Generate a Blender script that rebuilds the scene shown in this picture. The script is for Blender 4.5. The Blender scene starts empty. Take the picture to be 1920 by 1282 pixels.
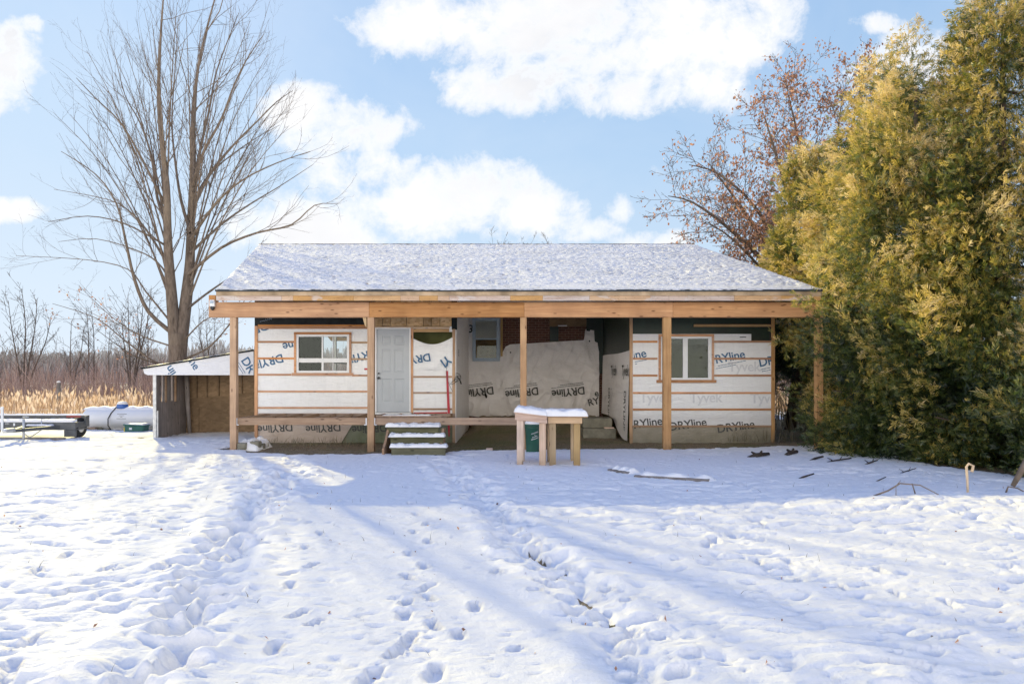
import bpy, bmesh, math, random
import numpy as np
from mathutils import Vector, Matrix

random.seed(7)
R = math.radians
scene = bpy.context.scene
COL = scene.collection

# ------------------------------------------------------------------ frame of reference
# camera stands at the origin, eye 1.6 m up, looking along +Y (focal length 1280 px on a 1920 px wide frame)
EYE = 1.6
def PX(px, Y): return (px - 960) / 1280 * Y
def PZ(py, Y): return EYE - (py - 705) / 1280 * Y
def P3(px, py, Y): return (PX(px, Y), Y, PZ(py, Y))

# ------------------------------------------------------------------ numpy noise
_rs = np.random.RandomState(11)
_perm = _rs.permutation(1024)
_ang = _rs.rand(1024) * 2 * np.pi
_gx, _gy = np.cos(_ang), np.sin(_ang)
def perlin(x, y, seed=0):
    x = np.asarray(x, float) + seed * 17.13; y = np.asarray(y, float) + seed * 9.71
    xi = np.floor(x).astype(int); yi = np.floor(y).astype(int)
    xf = x - xi; yf = y - yi
    u = xf ** 3 * (xf * (xf * 6 - 15) + 10); v = yf ** 3 * (yf * (yf * 6 - 15) + 10)
    def g(ix, iy, dx, dy):
        h = _perm[(ix + _perm[iy & 1023]) & 1023]
        return _gx[h] * dx + _gy[h] * dy
    a = g(xi, yi, xf, yf); b = g(xi + 1, yi, xf - 1, yf)
    c = g(xi, yi + 1, xf, yf - 1); d = g(xi + 1, yi + 1, xf - 1, yf - 1)
    return (a + u * (b - a)) + v * ((c + u * (d - c)) - (a + u * (b - a)))
def fbm(x, y, seed=0, octv=4):
    s = 0; a = 1.0
    for i in range(octv):
        s = s + a * perlin(x * 2 ** i, y * 2 ** i, seed + i); a *= .5
    return s
def sstep(a, b, x):
    t = np.clip((np.asarray(x, float) - a) / (b - a), 0, 1); return t * t * (3 - 2 * t)

# ------------------------------------------------------------------ terrain height
RUT_L = [(-4.6, 14.2), (-3.6, 11.2), (-3.25, 9.3), (-3.05, 8.0), (-2.69, 6.5), (-2.40, 5.5), (-2.22, 4.9), (-2.10, 4.4), (-2.05, 3.9), (-1.95, 2.5), (-1.9, .5)]
RUT_R = [(-1.6, 14.0), (-1.05, 11.5), (-.45, 9.1), (.0, 7.0), (.24, 6.1), (.43, 5.5), (.52, 5.05), (.64, 4.45), (.69, 3.95), (.75, 2.5), (.8, .5)]
def path_dist(x, y, path):
    best = np.full(np.shape(x), 1e9); side = np.zeros(np.shape(x)); along = np.zeros(np.shape(x)); acc = 0
    for (ax, ay), (bx, by) in zip(path[:-1], path[1:]):
        dx, dy = bx - ax, by - ay; L = math.hypot(dx, dy)
        t = np.clip(((x - ax) * dx + (y - ay) * dy) / (L * L), 0, 1)
        d = np.hypot(x - ax - t * dx, y - ay - t * dy)
        m = d < best
        best = np.where(m, d, best); along = np.where(m, acc + t * L, along)
        acc += L
    return best, along
def foot_list():
    rng = random.Random(5); out = []
    def px(p, q): 
        Y = 2048 / (q - 705); return ((p - 960) / 1280 * Y, Y)
    # pits where boots went in, roughly two walking lines and strays
    for p, q, s in [(800,985,1),(775,1000,.9),(803,1018,1),(768,1040,.9),(795,1062,1),(765,1082,1),(800,1100,1),(762,1128,1),(805,1118,1),(757,1150,1.1),
                    (812,1168,1),(760,1205,1.1),(815,1255,1.2),(695,1262,1.2),(892,1135,1),(860,1185,.9),(745,1218,1),(770,1190,.8),
                    (580,982,.8),(600,1002,.8),(572,1030,.8),(585,1062,.9),(545,1100,.9),(560,1150,1),(515,1212,1),(540,1078,.9),(590,1165,.7),
                    (125,1047,1.2),(122,1112,1.1),(200,1072,.8),(232,1002,.9),(70,1075,.9),(50,1200,1),(20,1250,1.2),
                    (790,925,.9),(765,915,.9),(800,900,.9),(770,945,.9),(810,870,.9),(790,885,.9),(780,965,.9),(640,940,.8),
                    (1340,1014,1.3),(1325,1022,1.2),(1430,985,.8),(1500,1085,.8),(1580,1100,.7),(1680,1110,.7),(1885,958,1.6),(1800,975,1.1),(1900,1000,1.2),(1420,1048,1),(1480,1050,.9),
                    (1650,1070,.9),(1600,1040,.8),(1780,1130,1)]:
        x, y = px(p, q); out.append((x, y, s, rng.uniform(-.5, .5)))
    return out
FEET = foot_list()
def pit_list():
    rng = random.Random(17); out = []
    for path, n, w, dep in ((RUT_L, 62, .17, .075), (RUT_R, 95, .24, .050)):
        for k in range(n):
            y = 3.3 + (11.5 - 3.3) * (k + rng.random() * .8) / n
            x = float(np.interp(y, [p[1] for p in path[::-1]], [p[0] for p in path[::-1]])) + rng.gauss(0, w)
            s = rng.uniform(.6, 1.25) * (1.0 if path is RUT_L else .62)
            out.append((x, y, .125 * s, .105 * s * rng.uniform(.8, 1.4), dep * rng.uniform(.6, 1.2)))
    return out
PITS = pit_list()
def big_z(x, y):
    x = np.asarray(x, float); y = np.asarray(y, float)
    z = .05 * fbm(x * .16, y * .16, 3, 2) * sstep(1, 4, np.abs(y) + .01)
    z = z + .10 * np.exp(-(((x - 5.6) / 2.6) ** 2 + ((y - 8.3) / 1.5) ** 2))          # low rise on the right
    z = z + .04 * np.exp(-(((x + 4.9) / 2.0) ** 2 + ((y - 6.0) / 3.0) ** 2))
    rec = sstep(-1.35, -1.0, x) * (1 - sstep(2.6, 2.95, x))
    z = z + .38 * rec * sstep(18.2, 21.6, y) * (1 - sstep(24, 25, y))                 # soil bank in the recess
    z = z + .15 * fbm(x * .03, y * .03, 8, 2) * sstep(30, 60, y)
    z = z + 1.2 * sstep(80, 180, y) * (1 + .6 * perlin(x * .02, y * .01, 4))
    return z
YE_X = [-9, -6.5, -6.1, -5.5, -4.5, -3, -1.6, -.6, 1, 3, 5, 6.4, 7.2, 9]
YE_Y = [60, 60, 15.0, 14.45, 14.15, 14.2, 14.35, 14.75, 14.85, 15.0, 15.3, 15.7, 15.9, 16.2]
def bare_mask(x, y):
    n = fbm(x * 2.2, y * 2.2, 21, 4)
    ye = np.interp(x, YE_X, YE_Y) + .22 * n
    b = sstep(-.10, .10, y - ye) * (x < 7.6) * (y < 36)
    # duff below the conifers
    for cx, cy, rr in [(9.9, 10.6, 1.9), (9.3, 12.8, 1.9), (8.9, 15.0, 1.9), (9.3, 17.6, 2.2), (9.0, 20.5, 2.0), (9.6, 24.0, 1.8)]:
        d = np.hypot(x - cx, y - cy) + .5 * n
        b = np.maximum(b, 1 - sstep(rr - .15, rr + .15, d))
    # grass showing through by the trailer, tank and shed corner
    for cx, cy, rx, ry in [(-12.2, 17.6, .9, .25), (-11.6, 20.6, 1.2, .35), (-9.7, 18.2, .6, .3), (-6.3, 15.3, .25, .3)]:
        d = np.hypot((x - cx) / rx, (y - cy) / ry) + .9 * n
        b = np.maximum(b, 1 - sstep(.7, 1.0, d))
    far = sstep(23, 27, y + 2 * n) * (x < -6) + sstep(26, 30, y + 2 * n) * (x > 6)
    b = np.maximum(b, far * (.25 + .6 * sstep(-.1, .3, fbm(x * .7, y * .7, 31, 3))))
    return np.clip(b, 0, 1)
def ground_fields(x, y):
    x = np.asarray(x, float); y = np.asarray(y, float)
    z = big_z(x, y)
    near = 1 - sstep(26, 40, y)
    wx = x + .25 * fbm(x * .7, y * .7, 41, 2); wy = y + .25 * fbm(x * .7, y * .7, 47, 2)
    # track corridor is trodden flatter than the lawn beside it
    dl, al = path_dist(x, y, RUT_L); dr, ar = path_dist(x, y, RUT_R)
    xl = np.interp(y, [p[1] for p in RUT_L[::-1]], [p[0] for p in RUT_L[::-1]]); xr = np.interp(y, [p[1] for p in RUT_R[::-1]], [p[0] for p in RUT_R[::-1]])
    lane = sstep(-.2, .3, x - xl) * (1 - sstep(-.3, .2, x - xr))
    rough = (1 - .78 * lane) * near
    right = sstep(.6, 2.0, x - xr)
    shade = sstep(7.5, 9.0, y) * sstep(-2.5, -.5, x)
    amp = rough * (1 - .3 * shade) * (.28 + .70 * sstep(-.28, .22, perlin(x * .42, y * .6, 49)))
    b1 = fbm(wx * 2.6, wy * 4.0, 51, 3)
    z = z + amp * (.040 * b1 + .024 * perlin(wx * .9, wy * 1.1, 55))
    b2 = np.abs(perlin(wx * 5.2, wy * 9.0, 61))
    z = z - amp * .042 * sstep(.22, .55, b2) * sstep(-.3, .3, perlin(x * .9, y * .9, 65))
    z = z + near * (.008 * fbm(x * 11, y * 16, 71, 3) * (.5 + .5 * rough))
    # wind-carved hollows, sharper on the side away from the sun
    cell = perlin(wx * 3.9 + 5, wy * 7.6, 77)
    z = z - amp * .054 * sstep(.20, .40, cell) * (1 - .5 * shade)
    slit = perlin(wx * 6.5 + 2, wy * 15.0, 83)
    z = z - near * .020 * sstep(.28, .42, slit) * sstep(-.1, .3, perlin(x * 1.1, y * 1.3, 87))
    s2 = perlin(wx * 9 + 4, wy * 24.0, 85); z = z - near * .016 * sstep(.30, .40, s2) * sstep(-.2, .2, perlin(x * 1.7, y * 1.9, 89))
    cell2 = perlin(wx * 2.2 + 9, wy * 5.2, 79)
    z = z - amp * .050 * sstep(.30, .50, cell2) * (1 - .5 * shade)
    pit = np.zeros_like(z)
    for d, a, sgn, sd in ((dl, al, 1, 81), (dr, ar, 1, 91)):
        c = np.exp(-(d / (.20 + .06 * np.sin(a * 1.7))) ** 2)
        holes = sstep(-.08, .34, perlin(x * 4.6, y * 4.6, sd) + .35 * perlin(x * 10, y * 11, sd + 2))
        z = z - c * (.016 + (.09 if sd == 81 else .075) * holes) * (1 - sstep(13.0, 14.2, y)) + .04 * np.exp(-((d - .33) / .15) ** 2) * (.5 + 1.6 * perlin(x * 3.2, y * 3.6, sd + 5)) * (1 - sstep(12, 13.5, y))
        pit = np.maximum(pit, c * holes)
    for fx, fy, s, rot in FEET:
        m = (np.abs(x - fx) < .5) & (np.abs(y - fy) < .5)
        if not m.any(): continue
        dx = x[m] - fx; dy = y[m] - fy
        c, sn = math.cos(rot), math.sin(rot)
        u = (c * dx + sn * dy) / (.046 * s); v = (-sn * dx + c * dy) / (.105 * s)
        v = v + .0; waist = 1 + .25 * np.cos(v * 2.2)
        d = np.sqrt((u * waist) ** 2 + v * v) + .16 * perlin(x[m] * 22, y[m] * 22, 7)
        z[m] = z[m] - .045 * (1 - sstep(.88, 1.02, d)) + .010 * np.exp(-((d - 1.3) / .25) ** 2)
    for fx, fy, rx, ry, dep in PITS:
        m = (np.abs(x - fx) < rx * 2) & (np.abs(y - fy) < ry * 2)
        if not m.any(): continue
        d = np.hypot((x[m] - fx) / rx, (y[m] - fy) / ry) + .35 * perlin(x[m] * 9, y[m] * 9, 27)
        z[m] = z[m] - dep * (1 - sstep(.72, 1.02, d)) + dep * .28 * np.exp(-((d - 1.3) / .28) ** 2)
    bare = bare_mask(x, y)
    rutbare = sstep(.80, .92, np.exp(-(dr / .09) ** 2) * (.30 + sstep(-.05, .30, perlin(x * 6 + 3, y * 5.0, 95)))) * (y < 6.6) * sstep(3.4, 4, y)
    bare = np.maximum(bare, .62 * rutbare)
    z = z - .05 * bare * near + bare * near * .02 * fbm(x * 6, y * 6, 15, 3)
    moss = np.exp(-(((x + .75) / .75) ** 2 + ((y - 16.3) / 2.6) ** 2)) + .7 * sstep(-.05, .4, fbm(x * .8, y * .8, 17, 2))
    return z, bare, np.clip(moss, 0, 1)
def gz(x, y):
    z, b, m = ground_fields(np.array([float(x)]), np.array([float(y)])); return float(z[0])

# ------------------------------------------------------------------ node helpers
class NG:
    def __init__(s, nt): s.nt = nt; s.n = nt.nodes; s.l = nt.links
    def add(s, typ, **kw):
        n = s.n.new(typ)
        for k, v in kw.items(): setattr(n, k, v)
        return n
    def put(s, sock, v):
        if isinstance(v, bpy.types.NodeSocket): s.l.new(v, sock)
        else:
            try: sock.default_value = v
            except Exception: sock.default_value = tuple(v) + (1,)
    def math(s, op, a, b=0.0, c=None, clamp=False):
        n = s.add('ShaderNodeMath', operation=op); n.use_clamp = clamp
        s.put(n.inputs[0], a); s.put(n.inputs[1], b)
        if c is not None: s.put(n.inputs[2], c)
        return n.outputs[0]
    def mix(s, f, a, b, blend='MIX'):
        n = s.add('ShaderNodeMix', data_type='RGBA', blend_type=blend)
        s.put(n.inputs[0], f); s.put(n.inputs[6], a if isinstance(a, bpy.types.NodeSocket) else tuple(a) + (1,) if len(a) == 3 else a)
        s.put(n.inputs[7], b if isinstance(b, bpy.types.NodeSocket) else tuple(b) + (1,) if len(b) == 3 else b)
        return n.outputs[2]
    def ramp(s, f, stops, interp='LINEAR'):
        n = s.add('ShaderNodeValToRGB'); cr = n.color_ramp; cr.interpolation = interp
        while len(cr.elements) < len(stops): cr.elements.new(.5)
        for e, (p, c) in zip(cr.elements, stops):
            e.position = p; e.color = (c, c, c, 1) if isinstance(c, (int, float)) else tuple(c) + (1,)
        s.put(n.inputs[0], f); return n.outputs[0]
    def noise(s, vec, scale, detail=3, rough=.55, dist=0, dims='3D'):
        n = s.add('ShaderNodeTexNoise', noise_dimensions=dims); s.put(n.inputs['Vector'], vec)
        n.inputs['Scale'].default_value = scale; n.inputs['Detail'].default_value = detail
        n.inputs['Roughness'].default_value = rough; n.inputs['Distortion'].default_value = dist
        return n.outputs[0]
    def mapping(s, vec, scale=(1, 1, 1), loc=(0, 0, 0), rot=(0, 0, 0)):
        n = s.add('ShaderNodeMapping'); s.put(n.inputs[0], vec)
        n.inputs[1].default_value = loc; n.inputs[2].default_value = rot; n.inputs[3].default_value = scale
        return n.outputs[0]
    def sep(s, vec):
        n = s.add('ShaderNodeSeparateXYZ'); s.put(n.inputs[0], vec); return n.outputs
    def comb(s, x, y, z):
        n = s.add('ShaderNodeCombineXYZ')
        for i, v in enumerate((x, y, z)): s.put(n.inputs[i], v)
        return n.outputs[0]
    def bump(s, h, strength, dist):
        n = s.add('ShaderNodeBump'); n.inputs['Strength'].default_value = strength; n.inputs['Distance'].default_value = dist
        s.put(n.inputs['Height'], h); return n.outputs[0]
    def attr(s, name):
        n = s.add('ShaderNodeAttribute'); n.attribute_name = name; return n.outputs['Fac']
def new_mat(name):
    m = bpy.data.materials.new(name); m.use_nodes = True
    g = NG(m.node_tree); b = m.node_tree.nodes['Principled BSDF']
    g.tc = g.add('ShaderNodeTexCoord').outputs['Object']
    return m, g, b
def setb(g, b, col=None, rough=None, spec=None, normal=None, metal=None):
    if col is not None: g.put(b.inputs['Base Color'], col if isinstance(col, bpy.types.NodeSocket) else tuple(col) + (1,))
    if rough is not None: g.put(b.inputs['Roughness'], rough)
    if spec is not None: b.inputs['Specular IOR Level'].default_value = spec
    if normal is not None: g.put(b.inputs['Normal'], normal)
    if metal is not None: b.inputs['Metallic'].default_value = metal
M = {}
def wood(name, dark, light, axis='X', grey=.0, dirt=0.0):
    m, g, b = new_mat(name)
    t = g.attr('tone')
    off = g.math('MULTIPLY', t, 37.0)
    sc = {'X': (1.2, 22, 22), 'Y': (22, 1.2, 22), 'Z': (22, 22, 1.2)}[axis]
    v = g.add('ShaderNodeVectorMath', operation='ADD'); g.put(v.inputs[0], g.mapping(g.tc, sc)); g.put(v.inputs[1], g.comb(off, off, off))
    n1 = g.noise(v.outputs[0], 1.0, 5, .6, .6)
    c = g.ramp(n1, [(.25, dark), (.52, [(a + c_) / 2 for a, c_ in zip(dark, light)]), (.78, light)])
    big = g.noise(g.tc, 2.3, 2)
    c = g.mix(g.math('MULTIPLY', g.ramp(big, [(.4, 0.), (.65, 1.)]), .35), c, [x * .62 for x in dark])
    # knots
    ks = {'X': (3.2, 9, 9), 'Y': (9, 3.2, 9), 'Z': (9, 9, 3.2)}[axis]
    vo = g.add('ShaderNodeTexVoronoi'); g.put(vo.inputs['Vector'], g.mapping(g.tc, ks)); vo.inputs['Scale'].default_value = 1.0
    k = g.ramp(vo.outputs['Distance'], [(.08, 1.), (.19, 0.)])
    c = g.mix(g.math('MULTIPLY', k, .85), c, [dark[0] * .28, dark[1] * .22, dark[2] * .2])
    hsv = g.add('ShaderNodeHueSaturation'); g.put(hsv.inputs['Color'], c)
    g.put(hsv.inputs['Value'], g.math('MULTIPLY_ADD', t, .5, .75))
    g.put(hsv.inputs['Saturation'], g.math('MULTIPLY_ADD', g.math('FRACT', g.math('MULTIPLY', t, 7.3)), .28, .76 - grey))
    c = hsv.outputs[0]
    if dirt:
        z = g.sep(g.tc)[2]
        d = g.math('SUBTRACT', dirt, z); d = g.math('MULTIPLY', d, 2.5, clamp=True)
        d = g.math('MULTIPLY', d, g.noise(g.tc, 8, 4))
        c = g.mix(d, c, (.07, .055, .03))
    setb(g, b, c, .8, .25, g.bump(n1, .25, .004))
    M[name] = m; return m
def plain(name, col, rough=.6, spec=.4, var=.15, scale=4, bump=0, metal=0, bscale=30):
    m, g, b = new_mat(name)
    n = g.noise(g.tc, scale, 4)
    c = g.mix(g.ramp(n, [(.3, 0.), (.7, 1.)]), [x * (1 - var) for x in col], [min(1, x * (1 + var)) for x in col])
    setb(g, b, c, rough, spec, g.bump(g.noise(g.tc, bscale, 3), bump, .01) if bump else None, metal)
    M[name] = m; return m

wood('lumber_x', (.40, .165, .055), (.74, .37, .14), 'X')
wood('lumber_z', (.40, .19, .07), (.70, .40, .17), 'Z', 0, .35)
wood('lumber_y', (.30, .17, .085), (.60, .38, .22), 'Y')
wood('strap_x', (.44, .17, .06), (.74, .35, .13), 'X')
wood('strap_z', (.46, .18, .06), (.76, .37, .13), 'Z', 0, .45)
wood('rim_x', (.28, .145, .07), (.54, .32, .16), 'X', .12)
wood('pale_x', (.46, .29, .21), (.70, .50, .38), 'X', .05)
wood('pale_z', (.42, .27, .18), (.72, .52, .37), 'Z', .05, .3)
wood('yellow_x', (.42, .24, .10), (.68, .42, .20), 'X')
wood('yellow_z', (.40, .25, .10), (.64, .43, .20), 'Z', .0, .3)
wood('mossy_x', (.06, .062, .025), (.17, .16, .075), 'X', .1)
wood('barn_z', (.15, .115, .10), (.32, .255, .22), 'Z', .3)

def mk_fascia():
    m, g, b = new_mat('fascia_wood')
    t = g.attr('tone')
    c = g.ramp(t, [(.0, (.58, .31, .10)), (.25, (.62, .36, .15)), (.45, (.64, .43, .27)), (.6, (.62, .48, .40)), (.8, (.60, .52, .48)), (1., (.55, .25, .06))])
    n1 = g.noise(g.mapping(g.tc, (2.2, 14, 20)), 1, 4, .6, .5)
    c = g.mix(g.ramp(n1, [(.35, 0.), (.75, .6)]), c, (.30, .14, .06))
    patch = g.noise(g.mapping(g.tc, (1.6, 1, 3)), 1.2, 3)
    c = g.mix(g.math('MULTIPLY', g.ramp(patch, [(.56, 0.), (.62, 1.)]), .5), c, (.66, .62, .60))
    vo = g.add('ShaderNodeTexVoronoi'); g.put(vo.inputs['Vector'], g.mapping(g.tc, (1.7, 1, 10)))
    c = g.mix(g.ramp(vo.outputs['Distance'], [(.08, .85), (.2, 0.)]), c, (.10, .045, .02))
    setb(g, b, c, .8, .2); M['fascia_wood'] = m
mk_fascia()
def mk_osb(name, a, b_, c_, cs=14.):
    m, g, b = new_mat(name)
    vo = g.add('ShaderNodeTexVoronoi'); g.put(vo.inputs['Vector'], g.mapping(g.tc, (1, 1, 1.8), rot=(.3, .2, .6))); vo.inputs['Scale'].default_value = cs
    r = g.sep(vo.outputs['Color'])[0]
    c = g.ramp(r, [(0., a), (.5, b_), (1., c_)])
    n = g.noise(g.tc, 1.6, 4)
    c = g.mix(g.math('MULTIPLY', g.ramp(n, [(.35, 0.), (.7, 1.)]), .5), c, [x * .5 for x in a])
    t = g.attr('tone')
    hsv = g.add('ShaderNodeHueSaturation'); g.put(hsv.inputs['Color'], c); g.put(hsv.inputs['Value'], g.math('MULTIPLY_ADD', t, .6, .7))
    setb(g, b, hsv.outputs[0], .75, .25, g.bump(r, .3, .003)); M[name] = m
mk_osb('osb', (.42, .24, .10), (.60, .38, .18), (.72, .50, .28))
mk_osb('osb_old', (.22, .14, .075), (.275, .175, .095), (.33, .21, .115), 10.)

def mk_wrap(name, col, dirty, grime=.4, z0=.2, z1=1.0):
    m, g, b = new_mat(name)
    z = g.sep(g.tc)[2]
    n = g.noise(g.tc, 1.3, 5, .6)
    n2 = g.noise(g.mapping(g.tc, (5, 5, 1.2)), 1.5, 4, .55, 1.2)
    low = g.math('SUBTRACT', 1.0, g.math('DIVIDE', g.math('SUBTRACT', z, z0), z1 - z0), clamp=True)
    d = g.math('ADD', g.math('MULTIPLY', low, .75), g.math('MULTIPLY', g.ramp(n, [(.42, 0.), (.75, 1.)]), grime), clamp=True)
    c = g.mix(d, col, dirty)
    c = g.mix(g.math('MULTIPLY', g.ramp(n2, [(.5, 0.), (.8, 1.)]), .25), c, [x * .72 for x in col])
    wr = g.noise(g.mapping(g.tc, (1.2, 1.2, 3.5), rot=(0, .35, 0)), 1.6, 3, .5, 1.5)
    setb(g, b, c, .55, .35, g.bump(g.math('ADD', wr, g.math('MULTIPLY', g.noise(g.mapping(g.tc, (3, 3, 7), rot=(0, -.5, 0)), 2.2, 3, .5, 2.0), .5)), .6, .06)); M[name] = m
mk_wrap('wrap', (.90, .90, .90), (.66, .64, .63), .22, .55, .9)
mk_wrap('wrap_recess', (.92, .88, .86), (.62, .57, .52), .26, .30, .75)
mk_wrap('ceiling_board', (.84, .80, .74), (.7, .66, .6), .2, -3, -2)
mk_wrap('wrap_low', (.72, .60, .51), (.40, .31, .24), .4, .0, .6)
mk_wrap('wrap_foot', (.40, .35, .28), (.20, .175, .12), .6, .0, .6)
mk_wrap('wrap_shed', (.80, .80, .83), (.66, .66, .70), .3, -2, -1)
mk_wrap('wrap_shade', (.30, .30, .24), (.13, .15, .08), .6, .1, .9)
plain('ink_blue', (.045, .13, .25), .6, .2, .25, 20)
plain('ink_grey', (.075, .075, .07), .6, .2, .3, 20)
plain('ink_faint', (.69, .69, .71), .6, .2, .06, 20)
plain('ink_rule', (.30, .36, .45), .6, .2, .2, 20)
plain('black_felt', (.012, .014, .015), .8, .2, .5, 6, .3)
plain('green_tarp', (.010, .022, .014), .45, .4, .5, 2.2, .8, 0, 3)
plain('dark_inside', (.05, .05, .042), .9, .1, .4, 2)  # dark colour stands in for the shade inside the shell
plain('olive_inside', (.12, .125, .05), .9, .1, .35, 1.5)  # olive colour stands in for the dim, foliage-green light indoors
plain('window_white', (.78, .79, .80), .35, .5, .04, 8)
plain('window_blue', (.36, .45, .55), .5, .4, .10, 8)
plain('door_grey', (.42, .45, .48), .42, .5, .05, 3)
plain('door_frame', (.80, .80, .80), .5, .4, .05, 6)
plain('black_metal', (.015, .015, .016), .35, .5, .2, 9)
plain('dark_steel', (.075, .080, .085), .5, .5, .35, 3, .2)
plain('galvanised', (.55, .56, .57), .4, .5, .2, 9, 0, .35)
plain('white_metal', (.72, .73, .75), .4, .5, .06, 4)
plain('tank_white', (.70, .71, .74), .35, .5, .05, 1.5)
plain('dome_blue', (.03, .11, .38), .4, .5, .12, 8)
plain('bin_green', (.012, .075, .045), .42, .5, .2, 6)
plain('tub_green', (.012, .10, .075), .5, .5, .2, 6)
plain('plastic_yellow', (.75, .55, .03), .5, .5, .1, 6)
plain('red_tape', (.42, .015, .03), .45, .4, .25, 9)
plain('red_paint', (.30, .05, .04), .5, .4, .3, 9)
plain('rubber', (.02, .02, .02), .8, .2, .3, 9)
plain('drip_metal', (.016, .024, .032), .6, .3, .2, 4)
plain('roof_deck', (.42, .30, .19), .9, .1, .4, 3)
plain('concrete', (.20, .185, .14), .9, .2, .35, 4, .4)
plain('stick_bark', (.17, .125, .09), .9, .1, .35, 8, .5)
plain('stick_dark', (.045, .035, .028), .9, .1, .35, 8, .5)
plain('stick_pale', (.62, .46, .30), .8, .2, .25, 8, .3)
plain('post_weathered', (.20, .17, .14), .9, .1, .3, 6, .4)

def mk_brick():
    m, g, b = new_mat('brick')
    n = g.add('ShaderNodeTexBrick'); g.put(n.inputs['Vector'], g.comb(g.sep(g.tc)[0], g.sep(g.tc)[2], 0.0))
    n.inputs['Scale'].default_value = 1.0; n.inputs['Brick Width'].default_value = .215; n.inputs['Row Height'].default_value = .078
    n.inputs['Mortar Size'].default_value = .0085; n.inputs['Mortar Smooth'].default_value = .2
    n.inputs['Color1'].default_value = (.16, .065, .045, 1); n.inputs['Color2'].default_value = (.085, .038, .03, 1)
    n.inputs['Mortar'].default_value = (.26, .20, .16, 1)
    c = g.mix(.35, n.outputs['Color'], g.ramp(g.noise(g.tc, 30, 3), [(.3, (.06, .03, .025)), (.7, (.22, .11, .08))]))
    setb(g, b, c, .9, .15, g.bump(n.outputs['Fac'], -.4, .01)); M['brick'] = m
mk_brick()
def mk_glass():
    m = bpy.data.materials.new('glass'); m.use_nodes = True; g = NG(m.node_tree); nt = m.node_tree
    out = [n for n in nt.nodes if n.type == 'OUTPUT_MATERIAL'][0]; nt.nodes.remove(nt.nodes['Principled BSDF'])
    gl = g.add('ShaderNodeBsdfGlossy'); gl.inputs['Roughness'].default_value = .02; gl.inputs['Color'].default_value = (.30, .33, .33, 1)
    tr = g.add('ShaderNodeBsdfTransparent'); tr.inputs['Color'].default_value = (.86, .88, .86, 1)
    fr = g.add('ShaderNodeFresnel'); fr.inputs['IOR'].default_value = 1.5
    mx = g.add('ShaderNodeMixShader'); g.l.new(fr.outputs[0], mx.inputs[0]); g.l.new(tr.outputs[0], mx.inputs[1]); g.l.new(gl.outputs[0], mx.inputs[2])
    g.l.new(mx.outputs[0], out.inputs[0]); M['glass'] = m
mk_glass()
def mk_snow(name, ground=False):
    m, g, b = new_mat(name)
    big = g.noise(g.tc, .8, 3)
    snow = g.mix(big, (.925, .89, .855), (.94, .905, .86))
    h1 = g.noise(g.tc, 28, 4, .6); h2 = g.noise(g.tc, 160, 2, .6); h3 = g.noise(g.mapping(g.tc, (5, 8, 5)), 1.2, 4, .6)
    hh = g.math('ADD', g.math('MULTIPLY', h1, .55), g.math('ADD', g.math('MULTIPLY', h2, .14), g.math('MULTIPLY', h3, 1.3)))
    nrm = g.bump(hh, .65, .022)
    col = snow; rough = .55
    if ground:
        bare = g.attr('bare'); moss = g.attr('moss')
        n = g.noise(g.tc, 9, 5, .65); n2 = g.noise(g.tc, 45, 4, .65)
        soil = g.ramp(n2, [(.3, (.08, .06, .036)), (.5, (.21, .155, .09)), (.72, (.42, .33, .20))])
        green = g.ramp(n2, [(.3, (.04, .055, .012)), (.7, (.19, .21, .05))])
        soil = g.mix(g.math('MULTIPLY', moss, .55), soil, green)
        straw = g.mix(g.ramp(n, [(.45, 0.), (.62, 1.)]), soil, (.30, .22, .12))
        y = g.sep(g.tc)[1]
        fary = g.math('MULTIPLY', g.math('SUBTRACT', y, 21.0), .3, clamp=True)
        soil = g.mix(fary, soil, g.mix(.6, straw, (.42, .28, .13)))
        f = g.math('ADD', bare, g.math('MULTIPLY', g.math('SUBTRACT', n, .5), .9))
        f = g.ramp(f, [(.44, 0.), (.56, 1.)])
        # specks of leaf litter lying on the snow
        vo = g.add('ShaderNodeTexVoronoi'); g.put(vo.inputs['Vector'], g.mapping(g.tc, (1.6, 2.6, 1))); vo.inputs['Scale'].default_value = 2.2
        vo.inputs['Randomness'].default_value = 1.0
        sp = g.ramp(vo.outputs['Distance'], [(.022, 1.), (.032, 0.)])
        col = g.mix(g.math('MULTIPLY', sp, .8), snow, (.20, .12, .06))
        col = g.mix(f, col, soil); rough = .75
        nrm = g.bump(g.math('ADD', hh, g.math('MULTIPLY', g.math('MULTIPLY', n2, f), 1.8)), .65, .022)
    setb(g, b, col, rough, .25, nrm); M[name] = m
mk_snow('snow'); mk_snow('ground_snow', True)
def mk_roof_snow():
    m, g, b = new_mat('roof_dusting')
    n = g.noise(g.mapping(g.tc, (1, 1.3, 1)), 11, 4, .7); n2 = g.noise(g.tc, 60, 3, .6)
    melt = g.math('ADD', n, g.math('MULTIPLY', g.math('SUBTRACT', g.noise(g.tc, .9, 3), .5), .45))
    c = g.mix(g.ramp(melt, [(.47, 0.), (.67, .62)]), (.94, .905, .865), (.44, .425, .41))
    c = g.mix(g.math('MULTIPLY', g.ramp(n2, [(.5, 0.), (.75, 1.)]), .25), c, (.5, .48, .48))
    row = g.add('ShaderNodeTexWave'); row.bands_direction = 'Y'; row.inputs['Scale'].default_value = 2.2; row.inputs['Distortion'].default_value = 1.5; g.put(row.inputs['Vector'], g.tc)
    setb(g, b, c, .7, .15, g.bump(g.math('ADD', g.math('MULTIPLY', n, 1.2), g.math('ADD', g.math('MULTIPLY', n2, .3), g.math('MULTIPLY', row.outputs['Fac'], .4))), 1.1, .035)); M['roof_dusting'] = m
mk_roof_snow()
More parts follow.
